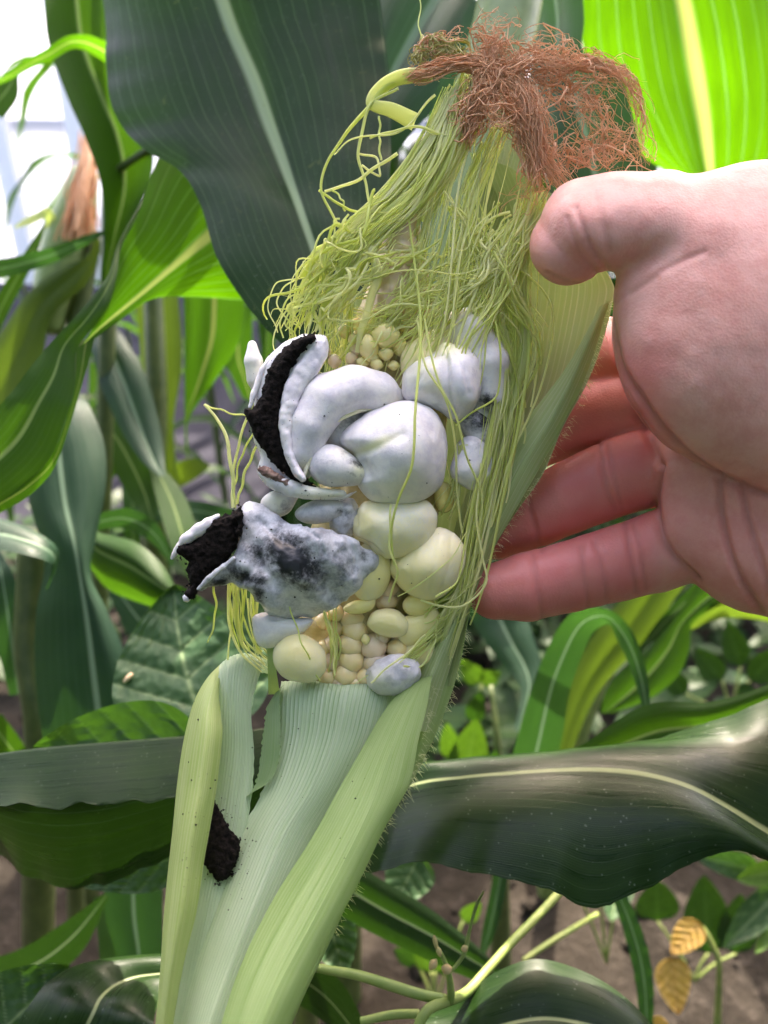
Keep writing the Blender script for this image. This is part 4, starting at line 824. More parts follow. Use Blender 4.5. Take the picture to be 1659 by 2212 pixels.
# flat sheaves of silk still stuck together
def ribbon(pts, w, mat='silk'):
    return strand(pts, w, mat, 70, 'silk_sheaf', .3, 10)
for pts, w in [([(1005, 185, 10), (930, 310, 12), (850, 410, 18), (760, 495, 18), (690, 560, 10)], [10, 17, 20, 16, 8]), ([(1040, 260, 20), (960, 370, 30), (870, 440, 36), (790, 510, 36), (735, 600, 26)], [10, 16, 17, 13, 7]),
               ([(985, 210, 0), (945, 320, 2), (905, 420, 4), (880, 520, 6)], [12, 24, 24, 14]), ([(1030, 330, 6), (1010, 450, 10), (1005, 560, 16), (990, 660, 20)], [8, 12, 12, 7]),
               ([(935, 160, 26), (860, 170, 22), (810, 200, 18), (800, 225, 18), (850, 240, 14), (895, 262, 8)], [13, 15, 14, 10, 15, 18]),
               ([(800, 530, 50), (815, 590, 45), (790, 680, 30), (770, 760, 12)], [8, 9, 8, 5]), ([(770, 520, 44), (720, 620, 30), (690, 700, 12)], [10, 11, 7]), ([(760, 510, 34), (690, 545, 20), (650, 600, 6)], [10, 12, 6]),
               ([(1180, 440, -18), (1090, 560, 0), (1000, 640, 20)], [8, 12, 6]), ([(1120, 470, -10), (1135, 640, -8), (1125, 800, -4), (1085, 950, 4)], [8, 13, 12, 7])]:
    ribbon(pts, w)

# spore dust and crumbs fallen on the galls and husks, laid on the surfaces they fell on
from mathutils.bvhtree import BVHTree
bv, bf = [], []; o_ = 0
for ch in ear.children:
    if ch.name.split('.')[0] in ('gall', 'husk_leaf', 'gall_lip'):
        co = np.empty(len(ch.data.vertices)*3); ch.data.vertices.foreach_get('co', co); bv.append(co.reshape(-1, 3)+np.array(ear['_b'])); bf += [[i+o_ for i in p.vertices] for p in ch.data.polygons]; o_ += len(co)//3
bvh = BVHTree.FromPolygons(np.concatenate(bv).tolist(), bf)
Vc, Fc_ = [], []; o_ = 0
for cx, cy, sx, sy, n_ in [(480, 1820, 26, 60, 60), (505, 1880, 30, 40, 30), (430, 1640, 16, 120, 14), (600, 920, 30, 80, 40), (690, 1060, 50, 14, 24), (520, 1170, 26, 50, 24), (735, 1730, 60, 160, 14), (640, 1600, 70, 120, 12), (850, 950, 90, 90, 14), (920, 1200, 60, 60, 10), (1000, 980, 40, 60, 8), (400, 1850, 14, 60, 16), (640, 1215, 90, 60, 20)]:
    for i in range(n_):
        x, y = RNG.normal(cx, sx), RNG.normal(cy, sy); t_ = Vector(WD([(x, y, 1.)])[0]); d_ = (t_-Vector(CL)).normalized()
        hit, nn, fi, ds = bvh.ray_cast(Vector(CL), d_)
        if hit is None or ds > .3: continue
        r_ = RNG.uniform(.6, 1.1)*RNG.choice([1, 1, 1.5, 2.4])*PXM
        q = np.array([(1, 0, 0), (-1, 0, 0), (0, 1, 0), (0, -1, 0), (0, 0, 1), (0, 0, -1)])*r_*RNG.uniform(.5, 1.4, (6, 1))+np.array(hit)
        Vc.append(q); Fc_ += [tuple(v+o_ for v in f) for f in [(0, 2, 4), (2, 1, 4), (1, 3, 4), (3, 0, 4), (2, 0, 5), (1, 2, 5), (3, 1, 5), (0, 3, 5)]]; o_ += 6
o = mk('spore_dust', np.concatenate(Vc), Fc_, M['spore'], ear); o['kind'] = 'stuff'
# fine hairs along the outer husk edges
hp, hr = [], []
for line, cnt in (([(1316, 655, -42), (1262, 845, -36), (1185, 990, -28), (1116, 1104, -22), (1052, 1218, -16), (1010, 1335, -30), (985, 1460, -30), (945, 1572, -8), (890, 1688, 16), (800, 1838, 70), (720, 2020, 150)], 420), ([(934, 1460, 10), (920, 1570, 90), (884, 1690, 170), (790, 1800, 200)], 90)):
    C = crom(np.array(line, float), 300)
    for i in range(cnt):
        a = C[RNG.integers(300)]+RNG.normal(0, 3, 3); l = RNG.uniform(8, 24); v = np.array([RNG.uniform(.2, 1), RNG.uniform(-.5, .8), RNG.uniform(-.3, .6)]); t = np.linspace(0, 1, 5)[:, None]
        hp.append(WZ(a+v*l*t+np.array([0, 5., 0])*t**2)); hr.append(np.linspace(.42, .15, 5)*PXM)
V, Fc, T = tubes(hp, hr, 3); o = mk('husk_hairs', V, Fc, M['silk'], ear, tint=np.ones_like(T)); o['kind'] = 'stuff'

# ------------------------------------------------------------------ the hand
def hand():
    thumb = [('c', [(1900, 640, 20, 190), (1660, 560, 55, 165), (1560, 520, 78, 140)]), ('c', [(1560, 520, 78, 132), (1440, 478, 92, 112), (1335, 478, 92, 100)]),
             ('c', [(1340, 474, 92, 100), (1272, 486, 88, 104), (1228, 532, 74, 86)])]
    thenar = [('e', 1680, 690, 78, 360, 345, 175, 18), ('e', 1560, 780, 88, 215, 210, 130, 40), ('e', 1700, 900, 60, 260, 170, 130, 20)]
    palm = [('e', 1640, 1060, -40, 205, 235, 110, 12), ('c', [(1500, 1010, -70, 92), (1640, 1050, -40, 130), (1900, 1100, 0, 190)]), ('c', [(1520, 1150, -62, 98), (1640, 1190, -40, 130), (1900, 1240, 0, 170)]), ('c', [(1880, 900, 10, 280), (2300, 1050, 10, 270), (2900, 1280, -20, 310), (3700, 1600, -60, 350)])]
    pinky = [('c', [(1540, 1148, -72, 96), (1420, 1192, -80, 88), (1330, 1219, -80, 82), (1235, 1245, -76, 77), (1140, 1268, -72, 75), (1072, 1278, -68, 62)])]
    ring = [('c', [(1500, 985, -105, 96), (1340, 1028, -140, 84), (1230, 1074, -156, 78), (1140, 1118, -176, 72), (1075, 1152, -190, 58)])]
    mid = [('c', [(1500, 870, -140, 100), (1360, 880, -200, 84), (1240, 905, -240, 78), (1150, 945, -262, 70), (1110, 965, -265, 58)])]
    idx = [('c', [(1480, 760, -150, 100), (1370, 770, -220, 86), (1270, 760, -270, 78), (1190, 765, -296, 68), (1150, 775, -300, 56)])]
    lo = np.array([980, 340, -400.]); hi = np.array([2000, 1960, 330.]); h = 5.5
    n = np.ceil((hi-lo)/h).astype(int)+1
    X, Y, Z = np.meshgrid(*[lo[i]+np.arange(n[i])*h for i in range(3)], indexing='ij'); wx = lambda x: np.where(x < 1750, x, 1750+(x-1750)*7)      # coarser cells along the forearm, out of the picture
    X = wx(X).astype(np.float32); Y = Y.astype(np.float32); Z = Z.astype(np.float32)
    f = sdf_eval(thumb, X, Y, Z, 26); f = smin(f, sdf_eval(thenar, X, Y, Z, 50), 22)
    fp = sdf_eval(palm, X, Y, Z, 60); f = smin(f, fp, 14)
    for fg in (pinky, ring, mid, idx): f = smin(f, sdf_eval(fg, X, Y, Z, 6), 9)
    f = np.where(X > 3400, np.abs(f)+5, f)
    P, Q = surface_nets(f, lo, h); P[:, 0] = wx(P[:, 0]); P = relax(P, Q, 2)
    # one round of subdivision so creases have vertices to live on
    N = normals(P, Q); front = N[:, 2] > -.1
    P2 = P[:, :2]
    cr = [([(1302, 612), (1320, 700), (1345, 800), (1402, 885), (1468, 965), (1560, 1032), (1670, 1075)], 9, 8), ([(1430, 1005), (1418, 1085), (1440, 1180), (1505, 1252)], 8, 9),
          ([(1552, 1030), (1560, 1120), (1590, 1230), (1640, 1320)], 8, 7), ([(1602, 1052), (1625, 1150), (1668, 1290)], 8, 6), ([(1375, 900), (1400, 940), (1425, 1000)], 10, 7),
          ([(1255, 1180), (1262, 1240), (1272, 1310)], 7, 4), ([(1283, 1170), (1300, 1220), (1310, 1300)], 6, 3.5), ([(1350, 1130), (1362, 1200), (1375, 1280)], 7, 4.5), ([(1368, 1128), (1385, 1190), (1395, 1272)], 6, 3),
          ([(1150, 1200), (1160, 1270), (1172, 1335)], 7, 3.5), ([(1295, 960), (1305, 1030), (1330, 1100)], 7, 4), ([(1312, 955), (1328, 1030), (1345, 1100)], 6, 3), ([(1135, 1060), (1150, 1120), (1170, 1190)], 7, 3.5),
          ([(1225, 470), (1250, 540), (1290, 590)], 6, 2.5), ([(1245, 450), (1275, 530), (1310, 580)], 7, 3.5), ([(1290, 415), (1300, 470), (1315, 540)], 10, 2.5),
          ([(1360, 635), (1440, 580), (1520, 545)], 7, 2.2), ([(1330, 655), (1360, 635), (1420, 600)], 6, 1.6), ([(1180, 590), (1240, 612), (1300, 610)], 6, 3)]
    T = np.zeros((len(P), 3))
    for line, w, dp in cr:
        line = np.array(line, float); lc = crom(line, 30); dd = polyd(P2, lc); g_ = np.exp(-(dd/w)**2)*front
        P = P-N*(1.1*dp*g_)[:, None]; T[:, 1] = np.maximum(T[:, 1], np.exp(-(dd/(w*.8))**2)*front*min(1, dp/8))  # second tint channel darkens the creases, painting in their shade
    # redder fingers, finger pads and lower palm; paler thumb ball
    red = np.clip((1480-P[:, 0])/90, 0, 1)*np.clip((P[:, 1]-690)/120, 0, 1)*.95
    red = np.maximum(red, .45*np.clip((P[:, 1]-980)/120, 0, 1))
    red = np.maximum(red, .35*np.exp(-(((P[:, 0]-1230)/110)**2+((P[:, 1]-560)/70)**2)))
    T[:, 0] = red*(.75+.5*fnoise(P/70, 2))
    N = normals(P, Q); P = P+N*((fnoise(P/60, 2)-.5)*5)[:, None]
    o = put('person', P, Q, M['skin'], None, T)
    tag(o, 'bare right hand reaching in from the right, thumb pressing the husk, three fingers behind it', 'person')
    md = o.modifiers.new('smooth_skin', 'SUBSURF'); md.levels = 1; md.render_levels = 1
hand()

# ------------------------------------------------------------------ corn plants around it
def stalk(parent, pts, r, mat='stalk_dark'): return tube('stalk', pts, r, M[mat], parent, 12, 36)
# lit leaf curling down at the left
p2 = thing('corn_plant', 'corn plant whose sunlit yellow-green leaf twists down to the left edge', 'corn plant', tuple(WD([(700, 900, .42)])[0]*[1, 1, 0]))
stalk(p2, [(640, 300, .40), (690, 560, .40), (720, 900, .42), (740, 1500, .5), (750, 2400, .7)], [34, 36, 38, 36, 30])
tl = blade(L, [((470, 150, .365), (600, 350, .38), (650, 640, .41)), ((400, 250, .345), (520, 450, .37), (562, 650, .40)), ((344, 338, .33), (455, 505, .358), (512, 648, .385)), ((296, 468, .318), (380, 570, .342), (400, 641, .36)), ((260, 540, .312), (300, 640, .328), (320, 648, .335)), ((252, 595, .308), (238, 690, .318), (262, 690, .322)), ((236, 655, .305), (200, 722, .31), (215, 724, .312)), ((206, 701, .303), (172, 752, .304), (188, 742, .306))], M['leaf_lit'], p2, n=90, m=41, bow=.03, rib=.008)
blade(L, LR([(312, 425, 318, 440, .327), (255, 525, 262, 548, .318), (233, 595, 252, 600, .312), (195, 645, 236, 655, .306, .308), (157, 690, 206, 702, .3, .305), (110, 740, 166, 756, .296, .301), (69, 789, 162, 835, .292, .297), (20, 852, 148, 888, .288, .294), (-30, 905, 108, 990, .286, .292), (-90, 960, 40, 1060, .284, .29), (-150, 1010, -40, 1110, .283, .288)]), M['leaf_mid'], p2, n=80, m=31, bow=.05, ripple=.01, seed=2)
blade(L, LR([(166, 752, 206, 726, .303, .304), (162, 830, 181, 818, .298, .3), (150, 880, 147, 931, .296, .296), (113, 980, 114, 1016, .293, .294), (52, 1035, 64, 1070, .291, .292), (-10, 1075, 0, 1108, .29, .291), (-60, 1110, -50, 1130, .29, .291)]), M['leaf_lit'], p2, n=60, m=13)
# tall plant with a brown-silked ear
p1 = thing('corn_plant', 'tall corn plant at the upper left, half dark and half lit, beside a browning ear', 'corn plant', tuple(WD([(240, 900, .55)])[0]*[1, 1, 0]))
stalk(p1, [(250, -200, .52), (240, 100, .525), (238, 300, .53), (235, 560, .53), (225, 1000, .56), (200, 1700, .66), (190, 2100, .78)], [15, 16, 17, 17, 18, 18, 18])
blade(L, LR([(70, -120, 225, -120), (92, -20, 235, -20), (104, 92, 252, 92), (148, 218, 300, 218), (184, 298, 330, 310), (218, 400, 322, 400), (224, 525, 268, 510), (218, 600, 242, 590), (228, 660, 240, 660)], .5, .02), M['leaf_mid'], p1, n=70, m=31, bow=.05, seed=1)
sblade(L, [(300, 150, .49), (240, 118, .485), (185, 92, .478), (150, 92, .47), (105, 118, .46), (60, 140, .452), (20, 165, .446), (-40, 190, .44)], [42, 36, 30, 26, 24, 18, 14, 12], M['leaf_lit'], p1, roll=-55)
sblade(L, [(35, 160, .5), (15, 195, .5), (-20, 235, .5)], [6, 28, 34], M['leaf_mid'], p1)
tube('branch', [(238, 380, .525), (280, 350, .51), (330, 318, .50), (370, 300, .5)], [9, 8, 8, 7], M['stalk_dark'], p1)
e2 = thing('corn_ear', 'unopened blurred ear of corn at the upper left with a cap of brown silk', 'corn ear', base_of(130, 660, .6))
EP = crom(np.array([(112, 700, -2600), (125, 600, -2600), (150, 500, -2600), (178, 400, -2600), (196, 320, -2600), (205, 290, -2600)], float), 10)
def spindle(name, pts, rad, mat, parent, seg=18, n=26): return tube(name, pts, rad, mat, parent, seg, n)
spindle('husk', [(110, 720, .6), (122, 610, .6), (145, 520, .6), (168, 440, .6), (186, 370, .6)], [22, 44, 48, 44, 26], M['stalk'], e2)
pth_, rr_ = [], []
for i in range(260):
    t = np.linspace(0, 1, 16); s0 = RNG.normal(0, 17, 2); s1 = RNG.normal(0, 7, 2)
    x = 165+32*t+s0[0]*(1-t)+s1[0]*t+4*np.sin(t*9+RNG.random()*6)*1; y = 500-200*t+RNG.uniform(-20, 20)+0*t; d = .585-.012*np.sin(t*3)+s0[1]*(1-t)*.0005+.012*t
    pth_.append(WD(np.stack([x, y, d], 1))); rr_.append(np.full(16, 1.6*.58/F))
V, Fc, T = tubes(pth_, rr_, 4); o = mk('dry_silk', V, Fc, M['silk_brown'], e2, tint=T); o['kind'] = 'stuff'
sblade('husk_leaf', [(70, 470, .58), (100, 456, .58), (112, 480, .585), (118, 560, .59)], [2, 8, 12, 12], M['husk_yellow'], e2)
sblade('husk_leaf', [(30, 492, .57), (60, 478, .575), (95, 462, .58)], [2, 9, 9], M['husk_yellow'], e2)
# left edge plant: thin blades and a pale hanging leaf
p3 = thing('corn_plant', 'corn plant at the left edge with a grey-green leaf and a narrow upright blade', 'corn plant', tuple(WD([(20, 1000, .62)])[0]*[1, 1, 0]))
stalk(p3, [(205, 500, .60), (150, 800, .61), (110, 1200, .66), (95, 2000, .85)], [18, 22, 24, 22])
sblade(L, [(-30, 740, .5), (10, 650, .5), (60, 560, .5), (100, 478, .5)], [18, 20, 15, 2], M['leaf_mid'], p3, roll=20)
sblade(L, [(-40, 588, .49), (40, 572, .49), (120, 548, .495), (200, 512, .5), (230, 500, .51)], [26, 24, 20, 10, 4], M['leaf_blue'], p3, roll=35)
blade(L, LR([(205, 500, 222, 530), (195, 545, 218, 545), (120, 585, 190, 610), (55, 640, 115, 680), (0, 720, 95, 760), (-60, 800, 85, 830), (-100, 880, 60, 900), (-100, 980, 20, 980)], .58), M['leaf_olive'], p3, n=50, m=21, bow=.06)
# plant of the big glaucous leaf, lower left
p4 = thing('corn_plant', 'corn plant at the lower left with a broad blue-green leaf, pale midrib and thick stalk', 'corn plant', tuple(WD([(90, 1700, .5)])[0]*[1, 1, 0]))
stalk(p4, [(75, 1150, .44), (68, 1250, .445), (62, 1400, .45), (85, 1560, .455), (85, 1750, .47), (80, 2300, .56)], [30, 30, 32, 34, 32, 30])
blade(L, [((120, 820, .46), (140, 830, .46), (165, 850, .46)), ((95, 900, .45), (125, 920, .44), (195, 880, .45)), ((60, 980, .44), (130, 1000, .43), (225, 960, .44)), ((60, 1070, .43), (142, 1090, .42), (228, 1050, .43)), ((85, 1160, .42), (160, 1170, .41), (208, 1160, .42)), ((95, 1230, .415), (175, 1250, .405), (196, 1240, .41)), ((78, 1320, .41), (190, 1340, .40), (232, 1320, .405)), ((75, 1440, .405), (205, 1460, .395), (275, 1430, .4)), ((90, 1580, .4), (222, 1600, .392), (300, 1570, .398)), ((120, 1720, .4), (235, 1730, .392), (300, 1720, .398))], M['leaf_blue'], p4, n=80, m=31, bow=.05, rib=.01)
blade(L, LR([(-60, 1115, -60, 1205, .38, .36), (0, 1120, 0, 1190, .38, .36), (60, 1140, 60, 1200, .38, .36), (105, 1165, 100, 1212, .38, .365), (124, 1185, 112, 1225, .385, .37), (124, 1215, 108, 1250, .39, .38), (105, 1265, 98, 1275, .4, .395)]), M['leaf_blue'], p4, n=50, m=19, bow=.05)
sblade(L, [(40, 1500, .46), (20, 1350, .45), (5, 1250, .45), (-10, 1180, .46)], [20, 34, 26, 4], M['leaf_blue'], p4)
sblade(L, [(85, 1720, .44), (40, 1640, .43), (-20, 1560, .42)], [16, 26, 30], M['leaf_mid'], p4)
blade(L, LR([(225, 1900, 350, 1900, .43), (228, 1980, 352, 1980, .43), (250, 2060, 350, 2060, .43), (270, 2160, 340, 2160, .43)]), M['leaf_blue'], p4, n=30, m=21, bow=.05)
sblade(L, [(-60, 2110, .42), (60, 2090, .41), (150, 2030, .405), (230, 1935, .40)], [26, 46, 40, 6], M['leaf_dark'], p4, roll=20)
sblade(L, [(230, 1930, .47), (260, 2010, .46), (250, 2120, .45)], [30, 50, 30], M['leaf_mid'], p4)
# plants between the left leaf and the ear
p5 = thing('corn_plant', 'blurred corn plant left of the ear with hanging bright green leaves', 'corn plant', tuple(WD([(400, 1200, .75)])[0]*[1, 1, 0]))
stalk(p5, [(330, 600, .68), (338, 850, .69), (335, 1100, .72), (330, 1500, .82), (330, 1800, .95)], [20, 24, 24, 22, 20])
blade(L, LR([(390, 600, 540, 620), (396, 640, 532, 640), (398, 730, 518, 735), (398, 820, 466, 820), (399, 900, 408, 905), (400, 960, 406, 965), (404, 990, 408, 990)], .62), M['leaf_lit'], p5, n=40, m=21, bow=.05)
blade(L, LR([(500, 660, 545, 660), (488, 720, 545, 700), (482, 780, 548, 770), (500, 812, 560, 830), (525, 860, 560, 870)], .8), M['leaf_lit'], p5, n=30, m=15)
blade(L, LR([(290, 650, 385, 640), (300, 720, 392, 720), (308, 820, 392, 800), (322, 920, 375, 910), (342, 1010, 380, 990), (362, 1050, 385, 1040)], .7), M['leaf_olive'], p5, n=30, m=15, bow=.05)
blade(L, LR([(180, 730, 240, 690), (198, 760, 272, 735), (220, 840, 312, 805), (262, 930, 342, 905), (305, 995, 354, 980), (345, 1030, 357, 1028)], (.56, .5)), M['leaf_blue'], p5, n=40, m=21, bow=.05)
sblade(L, [(330, 1060, .72), (380, 1030, .71), (420, 1010, .70), (452, 1005, .7)], [10, 24, 22, 4], M['leaf_olive'], p5)
sblade(L, [(280, 1120, .70), (360, 1104, .68), (440, 1106, .66), (520, 1130, .66), (580, 1150, .66)], [18, 22, 22, 22, 20], M['leaf_blue'], p5)
p6 = thing('corn_plant', 'low corn plant left of the ear with a dark leaf pointing at the torn gall', 'corn plant', tuple(WD([(200, 1400, .6)])[0]*[1, 1, 0]))
stalk(p6, [(165, 1050, .47), (160, 1250, .48), (160, 1500, .52), (165, 2000, .66)], [14, 16, 18, 18])
blade(L, [((165, 1120, .47), (160, 1145, .46), (160, 1170, .47)), ((215, 1150, .455), (215, 1190, .445), (225, 1265, .45)), ((295, 1172, .44), (285, 1225, .43), (290, 1298, .44)), ((350, 1220, .43), (340, 1262, .42), (345, 1312, .43)), ((392, 1292, .42), (392, 1296, .42), (390, 1306, .42))], M['leaf_mid'], p6, n=50, m=25, bow=.06)
sblade(L, [(200, 1130, .5), (270, 1120, .5), (330, 1150, .495), (375, 1220, .49)], [16, 24, 20, 3], M['leaf_blue'], p6, roll=20)
sblade(L, [(330, 1000, .56), (370, 1080, .54), (398, 1170, .52), (420, 1260, .51)], [10, 32, 32, 6], M['leaf_mid'], p6, roll=-20)
sblade(L, [(200, 880, .58), (260, 960, .57), (310, 1060, .56), (330, 1130, .55)], [24, 38, 34, 8], M['leaf_mid'], p6)
sblade(L, [(190, 1080, .62), (230, 1000, .62), (260, 930, .62), (290, 850, .62)], [16, 30, 26, 5], M['leaf_mid'], p6)
sblade(L, [(250, 1270, .58), (310, 1350, .57), (370, 1400, .565)], [20, 36, 20], M['leaf_blue'], p6)
# top right, backlit
p7 = thing('corn_plant', 'corn plant at the upper right with one broad leaf glowing yellow-green against the light', 'corn plant', tuple(WD([(1750, 700, .6)])[0]*[1, 1, 0]))
stalk(p7, [(1800, -200, .60), (1780, 300, .6), (1760, 900, .64), (1740, 1600, .8), (1720, 2100, 1.0)], [26, 28, 30, 28, 26])
blade(L, [((1240, -140, .40), (1430, -140, .41), (1700, -140, .43)), ((1256, -20, .41), (1466, -20, .42), (1720, -20, .44)), ((1258, 90, .42), (1490, 100, .432), (1735, 80, .45)), ((1288, 215, .435), (1508, 205, .447), (1740, 200, .465)), ((1360, 315, .45), (1522, 300, .46), (1720, 320, .48)), ((1440, 372, .463), (1532, 385, .473), (1670, 400, .49)), ((1505, 425, .475), (1540, 450, .482), (1600, 460, .49)), ((1535, 520, .485), (1548, 530, .49), (1565, 530, .49))], M['leaf_lit'], p7, n=80, m=51, bow=.05, rib=-.004)
sblade(L, [(1570, 400, .42), (1620, 378, .42), (1680, 345, .425), (1760, 290, .45)], [3, 9, 16, 20], M['leaf_dark'], p7, roll=30)
sblade(L, [(1500, 880, .55), (1370, 945, .5), (1260, 985, .48), (1180, 1010, .47), (1120, 1050, .47)], [30, 36, 34, 22, 4], M['leaf_olive'], p7, roll=50)
# young plants right of the ear
p8 = thing('corn_plant', 'young corn plant under the fingers whose blue-green leaf arches over and hangs down', 'corn plant', tuple(WD([(1200, 1900, .6)])[0]*[1, 1, 0]))
stalk(p8, [(1060, 1480, .55), (1075, 1620, .54), (1080, 1850, .56), (1085, 2300, .66)], [4, 14, 22, 22])
blade(L, LR([(1070, 1800, 1120, 1810, .5), (1090, 1720, 1170, 1720, .48), (1108, 1630, 1208, 1620, .46), (1150, 1480, 1232, 1490, .44), (1190, 1385, 1262, 1405, .43), (1226, 1332, 1280, 1368, .42, .425), (1265, 1313, 1300, 1352, .41, .42), (1305, 1314, 1318, 1350, .40, .415), (1340, 1332, 1328, 1372, .395, .41), (1372, 1375, 1345, 1405, .39, .40), (1392, 1430, 1364, 1450, .39, .395), (1404, 1500, 1382, 1510, .39), (1404, 1560, 1394, 1562, .39), (1402, 1590, 1400, 1592, .39)]), M['leaf_blue'], p8, n=100, m=21, bow=.03, rib=.006)
blade(L, LR([(990, 1270, 1120, 1260, .62), (1012, 1325, 1135, 1320, .62), (1050, 1390, 1152, 1375, .61), (1098, 1450, 1168, 1430, .6), (1125, 1490, 1162, 1478, .59), (1110, 1580, 1130, 1580, .57)]), M['leaf_blue'], p8, n=40, m=19, bow=.05, rib=.01)
blade(L, LR([(1070, 1870, 1100, 1875), (1056, 1940, 1088, 1945), (1042, 2010, 1070, 2015), (1036, 2060, 1050, 2060)], .45), M['leaf_blue'], p8, n=24, m=9)
p9 = thing('corn_plant', 'corn plant below the palm at right with broad olive and bright green leaves', 'corn plant', tuple(WD([(1230, 1950, .75)])[0]*[1, 1, 0]))
stalk(p9, [(1380, 1280, .60), (1310, 1420, .60), (1240, 1600, .62), (1190, 1850, .70), (1180, 2050, .8)], [24, 26, 26, 24, 22], 'stalk')
blade(L, LR([(1180, 1680, 1222, 1680), (1196, 1600, 1244, 1600), (1222, 1500, 1290, 1500), (1252, 1425, 1345, 1435), (1300, 1345, 1400, 1385), (1348, 1285, 1458, 1292), (1400, 1200, 1525, 1210)], .56), M['leaf_olive'], p9, n=50, m=21, bow=.06)
blade(L, LR([(1296, 1540, 1318, 1540), (1310, 1490, 1400, 1512), (1350, 1440, 1462, 1462), (1400, 1400, 1490, 1400), (1448, 1345, 1498, 1345), (1510, 1262, 1590, 1292), (1580, 1200, 1700, 1260)], .52), M['leaf_mid'], p9, n=50, m=21, bow=.05)
sblade(L, [(1490, 1356, .53), (1540, 1322, .525), (1610, 1312, .52), (1720, 1330, .51)], [8, 26, 32, 36], M['leaf_olive'], p9, roll=45)
sblade(L, [(1370, 1420, .55), (1440, 1340, .55), (1520, 1260, .545), (1580, 1180, .54)], [6, 18, 20, 20], M['leaf_dark'], p9, roll=40)
p10 = thing('corn_plant', 'corn plant at the right edge with a pale upcurled leaf behind the glossy one', 'corn plant', tuple(WD([(1800, 1700, .5)])[0]*[1, 1, 0]))
stalk(p10, [(1880, 1100, .45), (1860, 1500, .46), (1840, 2000, .52), (1840, 2500, .64)], [26, 28, 28, 26])
blade(L, LR([(1200, 1632, 1210, 1650), (1262, 1606, 1290, 1660), (1355, 1542, 1365, 1660), (1420, 1517, 1430, 1640), (1535, 1516, 1545, 1610), (1660, 1478, 1670, 1560), (1780, 1420, 1790, 1530)], (.33, .3)), M['leaf_mid'], p10, n=50, m=21, bow=.08)
p11 = thing('corn_plant', 'corn plant low in the middle with a dark striped leaf slanting to the right', 'corn plant', tuple(WD([(560, 2000, .45)])[0]*[1, 1, 0]))
stalk(p11, [(640, 1700, .37), (650, 1900, .38), (660, 2100, .41), (660, 2500, .5)], [22, 24, 26, 26])
blade(L, LR([(640, 1800, 620, 1900), (745, 1850, 740, 1980), (830, 1904, 830, 2029), (930, 1964, 950, 2086), (1030, 2044, 1040, 2122), (1085, 2098, 1080, 2122), (1110, 2125, 1105, 2130)], .345), M['leaf_dark'], p11, n=60, m=25, bow=.05)
sblade(L, [(560, 2080, .36), (640, 2110, .34), (710, 2160, .33), (790, 2260, .32)], [40, 56, 50, 20], M['leaf_glossy'], p11, roll=25)
p12 = thing('corn_plant', 'corn seedling at the lower right with one narrow rippled ribbon leaf', 'corn plant', tuple(WD([(1390, 2350, .45)])[0]*[1, 1, 0]))
stalk(p12, [(1400, 2230, .405), (1405, 2300, .41), (1410, 2400, .43), (1412, 2700, .5)], [10, 12, 12, 12], 'stalk')
blade(L, LR([(1300, 1860, 1332, 1855), (1320, 1929, 1350, 1924), (1343, 2000, 1380, 1990), (1362, 2069, 1402, 2060), (1375, 2140, 1412, 2130), (1382, 2210, 1412, 2190), (1392, 2300, 1408, 2300)], .40), M['leaf_blue'], p12, n=60, m=15, ripple=.05, rf=10, rib=-.03)

# unseen leaves added to the right-hand plant to shade the ear and hand
def to_px(p):
    c = (np.asarray(p, float)-CL) @ RC; d = -c[:, 2]
    return np.stack([CX+c[:, 0]/d*F, CY-c[:, 1]/d*F, d], 1)
def wgeo(pts, hw, up=(0, 0, 1), n=36, m=13):
    """leaf along world points with world half width; its blade lies across the line, tilted by up"""
    C = crom(np.array(pts, float), n); t = np.gradient(C, axis=0); t /= np.linalg.norm(t, axis=1)[:, None]
    a = np.cross(t, np.array(up, float)); a /= np.linalg.norm(a, axis=1)[:, None]
    w = np.interp(np.linspace(0, 1, n), np.linspace(0, 1, len(hw)), hw); u = np.linspace(-1, 1, m)
    lift = np.cross(a, t)
    V = C[:, None]+a[:, None]*(u[None, :, None]*w[:, None, None])+lift[:, None]*(np.abs(u)[None, :, None]*w[:, None, None]*.35)
    ln = np.r_[0, np.cumsum(np.linalg.norm(np.diff(C, axis=0), axis=1))]
    V = V+lift[:, None]*(.12*w[:, None, None]*(u**2)[None, :, None]*np.sin(ln*40+RNG.random()*6)[:, None, None])
    UV = np.stack([np.broadcast_to((u+1)/2, (n, m)), np.broadcast_to(ln[:, None], (n, m))], -1)
    return V.reshape(-1, 3), grid_faces(n, m), UV.reshape(-1, 2)
def wleaf(parent, pts, hw, mat, up=(0, 0, 1), n=36, m=13, name=L):
    V, Fc, UV = wgeo(pts, hw, up, n, m); return mk(name, V, Fc, M[mat], parent, uv=UV)
SH = tuple(SUN_DIR)
stalk(p7, to_px([(.375, .51, .78), (.375, .51, 1.0), (.37, .51, 1.25), (.365, .51, 1.5)]), [26, 22, 18, 12])  # stalk extended out of view to carry the added shading leaves
for z0, dz, hwm, y0, x1 in ((.865, .03, .050, .48, -.30), (.94, .03, .055, .49, -.06), (1.02, .03, .055, .49, -.03), (1.10, .03, .055, .49, -.02), (1.18, .02, .05, .49, .02)):
    wleaf(p7, [(.37, y0+.02, z0-.03), (.30, y0, z0+.01), (.18, y0, z0+dz), (.05, y0-.01, z0+dz*.6), (x1, y0-.02, z0)], [.012, hwm*.85, hwm, hwm*.9, .008], 'leaf_dark', up=SH)

